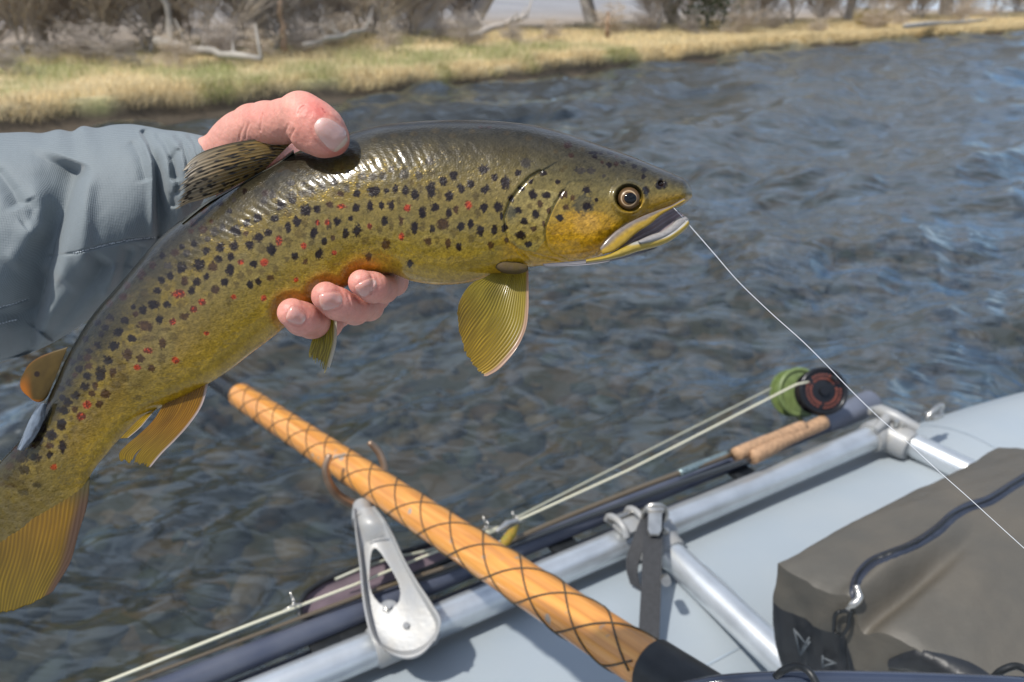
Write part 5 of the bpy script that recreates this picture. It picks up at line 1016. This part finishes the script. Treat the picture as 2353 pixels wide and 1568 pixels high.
# ---- oar
OA, OB = pt(560, 914, 1.57), pt(1450, 1503, .785); OD = (OB - OA) / np.linalg.norm(OB - OA); OL = np.linalg.norm(OB - OA); RO = .0255
oar = thing('oar', OA, 'varnished wooden oar with dark rope wound in diamonds across the lower middle', 'oar')
def wood():
    m = mat('varnished_wood', (.62, .27, .055), .34, coat=.7, coatr=.12); t = m.node_tree; p = t.nodes['Principled BSDF']; lk = t.links.new
    uvn = N(t, 'ShaderNodeUVMap', uv_map='UVMap'); mp = N(t, 'ShaderNodeMapping'); mp.inputs['Scale'].default_value = (3.5, 9, 1); n = N(t, 'ShaderNodeTexNoise'); n.inputs['Scale'].default_value = 2; n.inputs['Detail'].default_value = 8; n.inputs['Distortion'].default_value = .8
    r = N(t, 'ShaderNodeValToRGB'); e = r.color_ramp.elements; e[0].position = .35; e[0].color = (.50, .20, .036, 1); e[1].position = .68; e[1].color = (.72, .34, .078, 1); a = e.new(.52); a.color = (.64, .27, .052, 1)
    lk(uvn.outputs[0], mp.inputs[0]); lk(mp.outputs[0], n.inputs[0]); lk(n.outputs[0], r.inputs[0])
    n2 = N(t, 'ShaderNodeTexNoise'); n2.inputs['Scale'].default_value = 45; n2.inputs['Detail'].default_value = 3; co = N(t, 'ShaderNodeTexCoord').outputs['Object']; lk(co, n2.inputs[0])
    g = N(t, 'ShaderNodeMapRange'); g.inputs[1].default_value = .66; g.inputs[2].default_value = .72; lk(n2.outputs[0], g.inputs[0]); x = N(t, 'ShaderNodeMix', data_type='RGBA'); x.inputs[7].default_value = (.30, .25, .2, 1); lk(g.outputs[0], x.inputs[0]); lk(r.outputs[0], x.inputs[6]); lk(x.outputs[2], p.inputs['Base Color'])
    return m
M['wood'] = wood()
def shaft(name, t0, t1, r0, r1, m_, parent, n=200, sides=64, round_=False):
    t = np.linspace(t0, t1, n); P = OA + OD * t[:, None]; rr_ = np.interp(t, [t0, t1], [r0, r1])
    if round_: rr_ = rr_ * np.sqrt(np.clip(1 - (1 - np.clip((t - t0) / .022, 0, 1)) ** 2, .12, 1))
    X = np.cross(OD, UPV); X /= np.linalg.norm(X); Y = np.cross(X, OD); th = np.linspace(0, 2*np.pi, sides + 1)
    V = P[:, None] + rr_[:, None, None] * (np.cos(th)[None, :, None] * X + np.sin(th)[None, :, None] * Y); uv = np.stack(np.broadcast_arrays(t[:, None] , th[None] / 6.283), -1)
    Fq = gridf(n, sides + 1); return mkmesh(name, V.reshape(-1, 3), Fq[:, ::-1], m_, parent, uv=uv.reshape(-1, 2))
shaft('shaft', -.035, OL + .03, RO, RO * .98, M['wood'], oar, round_=True)
shaft('shaft_core', -2.6, -.03, .019, .021, M['blackmetal'], oar)
shaft('rubber_sleeve', -.16, -.02, .0195, .0215, M['black'], oar, 30)
sh = MB(); sh.tube([OA + OD * (OL + .025), OA + OD * (OL + .028), OA + OD * (OL + .10), OA + OD * (OL + .13), OA + OD * (OL + .5)], [.0262, .0295, .0300, .0275, .0255], 40); sh.build('rubber_stop', M['black'], oar)
bl = MB(); q0 = OA + OD * -2.55; Xb = np.cross(OD, UPV); Xb /= np.linalg.norm(Xb); bl.box(q0 - OD * .3, OD * .34, Xb * .08, np.cross(Xb, OD) * .012, .5); bl.build('blade', M['wood'], oar)
X = np.cross(OD, UPV); X /= np.linalg.norm(X); Y = np.cross(X, OD); M['rope'] = mat('dark_cord', (.075, .06, .035), .7, nscale=300, namt=.4)
M['rope2'] = M['rope']; LEAD = .213
for s in (1, -1):
    for k in range(3):
        t = np.linspace(-.022, OL + .02, 420); ph = 2*np.pi * (t / LEAD) * s + k * 2*np.pi/3 + (.55 if s > 0 else .2) + .10 * np.sin(t * 13 + k)
        P = OA + OD * t[:, None] + (RO * .985 + .0006) * (np.cos(ph)[:, None] * X + np.sin(ph)[:, None] * Y); b = MB(); b.tube(P, .00105, 6); b.build('cord', M['rope'], oar, auto=False)
# ---- oarlock ring round the shaft
tR = (OL) * .0; 
def onaxis(u):   # oar axis point at the picture column u
    ts = np.linspace(0, OL, 400); P = OA + OD * ts[:, None]; uu, _, _ = proj(P); return P[np.argmin(abs(uu - u))]
lock = thing('oarlock', onaxis(818), 'open bronze oarlock hook holding the wooden oar', 'oarlock')
oc = onaxis(818); rn = .041; tw = pt(834, 1160, 1.166); dn_ = tw - oc; dn_ -= OD * (dn_ @ OD) * 0; dn_ /= np.linalg.norm(dn_)
sd_ = np.cross(OD, dn_); sd_ /= np.linalg.norm(sd_); ax2 = np.cross(sd_, dn_)
dO = 1.215
P = resample([pt(u, v, dO + k) for u, v, k in ((758, 1044, -.040), (748, 1074, -.042), (757, 1112, -.034), (786, 1145, -.014), (826, 1160, .004), (862, 1142, .022), (881, 1106, .034), (882, 1070, .038), (869, 1038, .038), (848, 1016, .034))], 60)
rd = np.interp(np.abs(np.linspace(-148, 148, 60)), [0, 60, 120, 148], [.0078, .0068, .0056, .0046]); b = MB(); b.tube(P, rd, 18); b.build('horns', M['bronze'], lock, auto=False)
oc = pt(826, 1130, 1.2); dn_ = (tw - oc) / np.linalg.norm(tw - oc); rn = .02
b = MB(); b.tube([P[27], P[27] * .5 + tw * .5, P[27] * .3 + tw * .7, tw + dn_ * .012], [.0068, .0082, .0078, .0078], 16); b.build('pin', M['bronze'], lock)
# ---- poles and rods outboard of the frame
ZR = .565
def pl(u, v, z=ZR): return atz(u, v, z)
pole = thing('rod_tube', pl(1185, 1262), 'long dark navy rod holder tube beside the frame pipe', 'rod holder')
e0, e1 = pl(345, 1600), pl(1900, 975); dp = (e1 - e0) / np.linalg.norm(e1 - e0)
b = MB(); b.tube([e0 - dp * .6, e0, (e0 + e1) / 2, e1], [.0165, .0165, .0155, .0155], 28); b.build('tube', M['navy'], pole)
e2 = pl(1998, 926); b = MB(); b.tube([e1 - dp * .01, e1 + (e2-e1) * .25, e1 + (e2-e1) * .8, e2, e2 - dp * .01], [.0165, .021, .0265, .027, .022], 28); b.build('flared_mouth', mat('grey_plastic', (.13, .145, .19), .45, nscale=20, namt=.2), pole)
for (u, v) in ((742, 1462), (800, 1436), (1280, 1240), (1690, 1078)):
    c = pl(u, v, ZR - .012); m = MB(); m.box(c, DM * .022, INB * .034, UPV * .0045, .25); m.build('bracket', M['black'], pole)
for (u, v) in ((1130, 1293), (1172, 1312)):
    m = MB(); m.cyl(pl(u + 30, v - 12, ZR + .0), pl(u + 34, v - 16, ZR + .02), .003, 8); 
# navy second tube below the pole, darker
b = MB(); f0, f1 = pl(520, 1592, .53), pl(1700, 1110, .53); b.tube([f0 - dp * .5, f0, f1], .011, 20); tag(b.build('hull_tube', M['navy'], None, loc=f0), 'thin dark tube in the shade between the rod holder and the silver pipe', 'tube')
# rod 1: cork grip and black reel with orange ported face; rod 2: behind, green reel
def ptz(u, v, z): return atz(u, v, z)
def rod(name, label, grip, blank, reelc, rr_, faceax, green, wrap, blankm, z0):
    t = thing(name, ptz(*grip[0], z0), label, 'fly rod', 'fly rods lying along the side pipe')
    G = np.array([ptz(u, v, z0) for u, v in grip]); b = MB(); g = resample(G, 24, False)
    prof_ = .0115 + .0018 * np.sin(np.linspace(0, 3.1, 24)) + .0018 * np.cos(np.linspace(0, 6.3, 24)); b.tube(g, prof_, 20)
    b.build('cork_grip', M['cork'], t, auto=False)
    Bp_ = np.array([ptz(u, v, z) for u, v, z in blank]); b = MB(); b.tube(resample(Bp_, 50), np.linspace(.0052, .0022, 50), 12); bl_ = b.build('blank', blankm, t, auto=False)
    if wrap: w0 = np.array([ptz(u, v, z) for u, v, z in wrap]); b = MB(); b.tube(resample(w0, 16), .0068, 14); b.build('hook_keeper_wrap', M['blankblue'], t, auto=False)
    c = pt(*reelc); ax = np.array(faceax, float); ax /= np.linalg.norm(ax); s = np.cross(ax, UPV); s /= np.linalg.norm(s); u_ = np.cross(s, ax)
    reel = MB(); W_ = .020
    reel.tube([c - ax * W_, c - ax * (W_ - .003), c - ax * (W_ - .007)], [rr_ * .9, rr_, rr_], 40); rb_ = reel.build('reel_back', M['green'] if green else M['blackmetal'], t)
    sp = MB(); sp.tube([c - ax * (W_ - .006), c + ax * (W_ - .006)], rr_ * .78, 40); sp.build('line_spool', M['green'] if green else M['peach'], t)
    fr_ = MB(); a = np.linspace(0, 2*np.pi, 41); fr_.tube(c + ax * (W_ - .002) + rr_ * .95 * (np.cos(a)[:, None] * s + np.sin(a)[:, None] * u_), .0048, 12, cap=False)
    fr_.build('spool_rim', M['green'] if green else M['blackmetal'], t, auto=False)
    fc_ = MB(); fc_.tube([c + ax * (W_ - .008), c + ax * (W_ - .002), c + ax * (W_ - .001)], [rr_ * .95, rr_ * .93, rr_ * .86], 40); face = fc_.build('spool_face', M['green'] if green else M['blackmetal'], t)
    if not green:
        for k in range(30):
            if k % 10 in (3,): continue
            an = 2*np.pi*k/30; 
            for q, rp in enumerate((.56, .72)):
                p = c + ax * (W_ - .0005) + rr_ * rp * (math.cos(an + q*.1) * s + math.sin(an + q*.1) * u_); hb = MB(); hb.cyl(p - ax * .002, p + ax * .0012, .0024, 8); hb.build('port', M['rust'], face)
    hb = MB(); hb.cyl(c, c + ax * (W_ + .006), rr_ * .2, 20); hb.build('hub', M['blackmetal'], face); p = c + ax * W_ + rr_ * .68 * s * -.6 + u_ * rr_ * .55
    hb = MB(); hb.cyl(p, p + ax * .014, .005, 12); hb.build('handle_knob', M['black'], face)
    foot = G[0] * .35 + G[-1] * .65 if False else G[-1]
    hb = MB(); hb.tube([c - u_ * rr_ * .9, (c - u_ * rr_ + foot) / 2, foot], [.006, .005, .006], 10); hb.build('reel_foot', M['blackmetal'], t)
    return t, c
view_ax = lambda u, v, kx, ky: (lambda n_: n_ / np.linalg.norm(n_) + np.array([kx, 0, ky]))(camo_np - pt(u, v, 1.5))
rod('fly_rod', 'fly rod with green reel and the rear cork grip', [(1692, 1046), (1754, 1017), (1846, 983)], [(1680, 1045, .60), (1500, 1110, .60), (1245, 1212, .595), (1088, 1280, .59), (821, 1372, .59), (560, 1470, .585), (240, 1592, .58)], (1828, 903, 1.60), .049, view_ax(1820, 900, .55, .05), True, [(1672, 1044, .60), (1610, 1068, .60), (1560, 1088, .60)], M['blankbrown'], .605)
rod('fly_rod', 'fly rod with black reel showing an orange ported face and the front cork grip', [(1728, 1052), (1800, 1015), (1893, 970)], [(1722, 1056, .60), (1560, 1112, .595), (1330, 1196, .59), (1180, 1252, .585), (1000, 1322, .58), (800, 1398, .575), (560, 1492, .57), (200, 1634, .57)], (1884, 901, 1.52), .0445, view_ax(1886, 900, .35, .1), False, None, M['blank'], .60)
def line(name, px_, r, m_, label, nb=60):
    P = np.array([ptz(u, v, z) for u, v, z in px_]); b = MB(); b.tube(resample(P, nb, False), r, 8); return tag(b.build(name, m_, None, loc=P[0], auto=False), label, 'fly line')
line('fly_line', [(1858, 878, .67), (1829, 884, .665), (1553, 1026, .63), (1442, 1082, .62), (1187, 1198, .60), (1092, 1232, .60), (930, 1297, .60), (821, 1342, .60), (560, 1441, .60), (238, 1570, .59), (100, 1622, .59)], .0021, M['cream'], 'cream fly line stretched from the black reel to the lower left corner')
line('fly_line', [(1772, 893, .665), (1560, 1000, .64), (1430, 1066, .63), (1187, 1190, .60)], .0019, M['clearline'], 'dull pale fly line running just above the cream one from the green reel')
line('fly_line', [(1187, 1200, .601), (1092, 1240, .60), (945, 1274, .605), (905, 1280, .61), (825, 1308, .61), (770, 1332, .60)], .0023, M['clearline'], 'short grey line end crossing the oar tower hole')
def guide(u, v, z, s):
    c = ptz(u, v, z); t = thing('rod_guide', c, 'silver wire rod guide ' + s, 'rod guide'); a = np.linspace(0, 2*np.pi, 20); b = MB(); e = DM * .25 + UPV * .1
    b.tube(c + UPV * .010 + .0065 * (np.cos(a)[:, None] * INB + np.sin(a)[:, None] * UPV), .0011, 6, cap=False); b.build('ring', M['steel'], t, auto=False)
    b = MB(); b.tube([c - DM * .018, c + UPV * .004, c + DM * .018], .0012, 6); b.tube([c + UPV * .004 - INB * .004, c + UPV * .018 - INB * .010], .0011, 6); b.build('feet', M['steel'], t, auto=False)
guide(1185, 1206, .60, 'right of the oar, next to the olive fly'); guide(1118, 1218, .60, 'touching the oar edge'); guide(676, 1396, .60, 'left of the oar tower')
b = MB(); b.tube([ptz(1140, 1222, .61), ptz(1165, 1205, .615), ptz(1190, 1196, .613)], [.003, .0065, .003], 12); tag(b.build('ferrule', M['steel'], None, loc=ptz(1165, 1205, .61)), 'small silver ferrule on the cream line right of the oar', 'ferrule')
# fly with olive and orange feathers
fy = thing('fishing_fly', ptz(1165, 1238, .605), 'olive and orange feathered fly hooked right of the oar', 'fly lure'); b = MB(); b.tube([ptz(1190, 1208, .612), ptz(1176, 1226, .618), ptz(1160, 1246, .616), ptz(1150, 1262, .607)], [.002, .0075, .0075, .002], 10, squash=None); b.build('body', mat('olive_feather', (.22, .19, .02), .7, nscale=120, namt=.6, ncol=(.45, .19, .02), bump=1, bscale=300), fy, auto=False)
b = MB(); b.tube(resample([ptz(1128, 1232, .61), ptz(1140, 1246, .61), ptz(1155, 1240, .615), ptz(1160, 1225, .615)], 12), .0011, 6); b.build('hook', M['steel'], fy, auto=False)
# landing net: mauve panel in a black hoop, outboard of the rods
net = thing('landing_net', ptz(760, 1370, .56), 'dark mauve landing net with a black rim lying outboard behind the oar tower', 'net')
hp = [(690, 1420), (688, 1392), (704, 1362), (742, 1336), (821, 1304), (930, 1268), (1010, 1243), (1085, 1220), (1120, 1225)]; lw2 = [(1120, 1250), (1000, 1300), (850, 1362), (740, 1410), (690, 1420)]
Hp = np.array([ptz(u, v, .575) for u, v in hp + lw2]); b = MB(); b.tube(resample(Hp, 70, False), .0042, 10); b.build('rim', M['black'], net, auto=False)
Au = resample(hp, 40, False); Bl = resample(lw2[::-1], 40, False); V = []
for a_, c_ in zip(Au, Bl):
    for k in range(7): p = a_ * (1 - k / 6) + c_ * k / 6; V.append(ptz(p[0], p[1], .575 - .012 * math.sin(k / 6 * 3.14)))
mkmesh('netting', np.array(V), gridf(40, 7), M['mauve'], net)
# silver D ring at the bow tube
b = MB(); c = ptz(2148, 948, .60); a = np.linspace(0, 2*np.pi, 24); b.tube(c + .024 * np.cos(a)[:, None] * (DM * .9 + UPV * .3) + .009 * np.sin(a)[:, None] * UPV, .0048, 10, cap=False); b.box(c - UPV * .006, DM * .018, INB * .012, UPV * .006, .3)
tag(b.build('d_ring', M['steel'], None, loc=c), 'shiny metal D ring on the far edge of the raft tube', 'ring')
# ---- dry bag
bag = thing('dry_bag', atz(2200, 1350, .55), 'muddy grey brown waterproof duffel bag with a dark navy zip', 'bag')
M['bag'] = mat('muddy_bag_fabric', (.078, .073, .062), .55, nscale=9, namt=.5, ncol=(.125, .106, .08), bump=.5, bscale=70, bdist=.002)
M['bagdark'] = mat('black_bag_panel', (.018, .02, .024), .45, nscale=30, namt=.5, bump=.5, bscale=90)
ZB = .74
cA, cB, cC, cD = atz(1787, 1295, ZB), atz(2294, 1031, ZB), atz(2720, 1060, ZB + .02), atz(2330, 1640, ZB - .03)
nb_ = 90; s_g = np.linspace(0, 1, nb_)[:, None]; t_g = np.linspace(0, 1, nb_)[None]
TG_ = cA*0 + (1-s_g)[..., None]*(1-t_g)[..., None]*cA + s_g[..., None]*(1-t_g)[..., None]*cB + s_g[..., None]*t_g[..., None]*cC + (1-s_g)[..., None]*t_g[..., None]*cD
S_ = s_g + 0*t_g; T_ = t_g + 0*s_g
TG_[..., 2] += .028 * np.sin(np.pi * S_) ** .6 * np.sin(np.pi * T_) ** .6 + .014 * (fbm(S_ * 4, T_ * 4, 140, 3) - .5) + .004 * (fbm(S_ * 16, T_ * 14, 141, 3) - .5)
TG_[..., 2] -= .020 * np.exp(-((T_ - .42 - .18 * S_) / .05) ** 2) * sst(.45, .1, S_) - .016 * np.exp(-((T_ - .33 - .15 * S_) / .05) ** 2) * sst(.5, .1, S_)
# side walls: extend the rim down to the floor
def skirt(edge, down, n=34, seed=1, inw=0.09, ctr=None):
    E = np.array(edge); out_ = []; c = TG_.reshape(-1, 3).mean(0)
    for k in np.linspace(0, 1, n):
        p = E.copy(); p[:, 2] -= down * k ** 1.05; v = (c - E); v[:, 2] = 0; v /= np.linalg.norm(v, axis=1)[:, None]
        bul = -.004 * np.sin(k * np.pi) + inw * k ** 1.5; p += v * (bul + .022 * (fbm(np.arange(len(E)) / 12, k * 3 + 0 * np.arange(len(E)), seed) - .5) * min(1, k * 6))[:, None]; out_.append(p)
    return np.array(out_)
edge_ = np.concatenate([TG_[::-1, 0][:-1][::1] * 1, ])   # B -> A
loop = np.concatenate([TG_[-1, ::-1], TG_[::-1, 0][1:], TG_[0, 1:], TG_[1:, -1][:-1]])
SKT = skirt(loop, .30, seed=5)
mkmesh('shell', TG_.reshape(-1, 3), gridf(nb_, nb_), M['bag'], bag)
nl_ = loop.shape[0]; SB_ = SKT.reshape(-1, 3); ncut = 8
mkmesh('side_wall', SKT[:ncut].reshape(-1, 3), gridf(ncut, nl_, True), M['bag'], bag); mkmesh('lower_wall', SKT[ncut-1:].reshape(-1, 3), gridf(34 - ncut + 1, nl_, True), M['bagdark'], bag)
Vall = np.concatenate([TG_.reshape(-1, 3), SB_]); Fall = np.concatenate([gridf(nb_, nb_), gridf(34, nl_, True) + nb_ * nb_])
bb = BVHTree.FromPolygons([tuple(x) for x in Vall], [tuple(int(i) for i in q) for q in Fall])
def onbag(u, v, lift=.002):
    h = cast(bb, u, v); 
    if h is None: return None
    n_ = h[1] / np.linalg.norm(h[1]); n_ = n_ if n_ @ (camo_np - h[0]) > 0 else -n_; return h[0] + n_ * lift
def band(name, cl, wpx, m_, parent, lift=.002, n=70, k=7, crown=.0015):
    R_ = resample(cl, n); Tt = np.gradient(R_, axis=0); Tt /= np.linalg.norm(Tt, axis=1)[:, None]; Nn = np.stack([-Tt[:, 1], Tt[:, 0]], -1); wp = np.interp(np.linspace(0, 1, n), np.linspace(0, 1, len(wpx)), wpx); V = []
    for i in range(n):
        for j in range(k):
            s = -1 + 2 * j / (k - 1); p = R_[i] + Nn[i] * s * wp[i]; q = onbag(p[0], p[1], lift * (1 if abs(s) < .99 else -.4) + crown * (1 - s * s)); V.append(q if q is not None else V[-1])
    V = np.array(V); return mkmesh(name, V, gridf(n, k), m_, parent)
zb = lambda p: Z(p, 1850, 1080, 2.675)
M['zip'] = mat('navy_zip_tape', (.028, .035, .055), .4, nscale=60, namt=.3, bump=.3, bscale=200)
band('zip', zb([(1760, 225), (1640, 300), (1500, 385), (1380, 420), (1290, 470), (1180, 570), (1000, 680), (850, 740), (740, 790), (670, 860), (630, 960), (640, 1060)]), [13, 13, 14, 13, 14, 15, 14, 13, 14, 14, 13, 10], M['zip'], bag, .0012, crown=.0004)
zt = band('zip_teeth', zb([(1760, 228), (1500, 388), (1290, 474), (1180, 574), (1000, 684), (850, 744), (740, 795), (672, 866), (635, 960)]), [1.6] * 4, M['black'], bag, .0035, crown=.001)
pu = [onbag(*q, .008) for q in zb([(560, 1080), (620, 1080), (625, 1130), (600, 1210), (560, 1235), (520, 1210), (508, 1150), (535, 1085), (560, 1080)])]
puller = MB(); puller.tube(resample(pu, 40), .0022, 10); puller.build('zip_pull', M['black'], bag, auto=False)
pu = [onbag(*q, .006) for q in zb([(635, 950), (640, 1010), (610, 1060), (598, 1080)])]; s = MB(); s.tube(resample(pu, 14), [.0035] * 4 + [.0045] * 6 + [.003] * 4, 10); s.build('zip_slider', M['steel'], bag, auto=False)
# carrying flap on the near side
fa = [onbag(*q, .012) for q in zb([(1215, 1085), (1300, 1110), (1480, 1200), (1700, 1250)])]
0 and band('flap_edge', zb([(1060, 1195), (1140, 1135), (1215, 1085), (1290, 1105), (1340, 1130)]), [1, 3, 6, 6, 1], mat('pale_bag_piping', (.15, .13, .10), .6, nscale=60, namt=.4), bag, .003, crown=.003)
band('pocket_panel', zb([(860, 1440), (1000, 1430), (1200, 1470), (1400, 1540), (1500, 1600)]), [10, 30, 34, 34, 30], M['bagdark'], bag, .003)
0 and band('handle_patch', zb([(270, 1180), (330, 1300), (400, 1400), (470, 1460)]), [16, 26, 26, 18], M['bagdark'], bag, .004)
m = MB(); 
for (a_, c_) in (((250, 1200), (290, 1360)), ((290, 1360), (350, 1255)), ((255, 1210), (330, 1300)), ((300, 1370), (350, 1280)), ((425, 1370), (430, 1450)), ((430, 1385), (520, 1425)), ((430, 1440), (510, 1420))):
    q0, q1 = [onbag(*q, .0055) for q in zb([a_, c_])]
    if q0 is not None and q1 is not None: m.tube([q0, (q0 + q1) / 2, q1], .0011, 6)
m.build('printed_mark', mat('grey_print', (.10, .115, .13), .6), bag, auto=False)
# ---- near rail with cord at the bottom edge
rl = thing('near_rail', pt(2000, 1566, .62), 'curved navy and silver rail with black cord loops at the bottom right edge', 'rail')
P = [pt(1540, 1592, .66), pt(1640, 1572, .65), pt(1800, 1561, .64), pt(2000, 1562, .63), pt(2200, 1568, .62), pt(2420, 1578, .61)]; b = MB(); b.tube(resample(P, 60), .0065, 24); b.build('rail_tube', mat('navy_gloss', (.03, .04, .07), .2, coat=1, nscale=20, namt=.2), rl, auto=False)
P2_ = [p - np.array([0, .010, .012]) for p in P]; b = MB(); b.tube(resample(P2_, 60), .0075, 24); b.build('silver_tube', M['alu'], rl, auto=False)
for uu in (1842, 2345):
    Q = [pt(uu - 60, 1556, .638), pt(uu - 44, 1542, .632), pt(uu - 10, 1531, .626), pt(uu + 18, 1545, .615), pt(uu + 36, 1575, .61), pt(uu + 60, 1640, .60)]; b = MB(); b.tube(resample(Q, 24), .0030, 12); b.build('cord', M['black'], rl, auto=False)
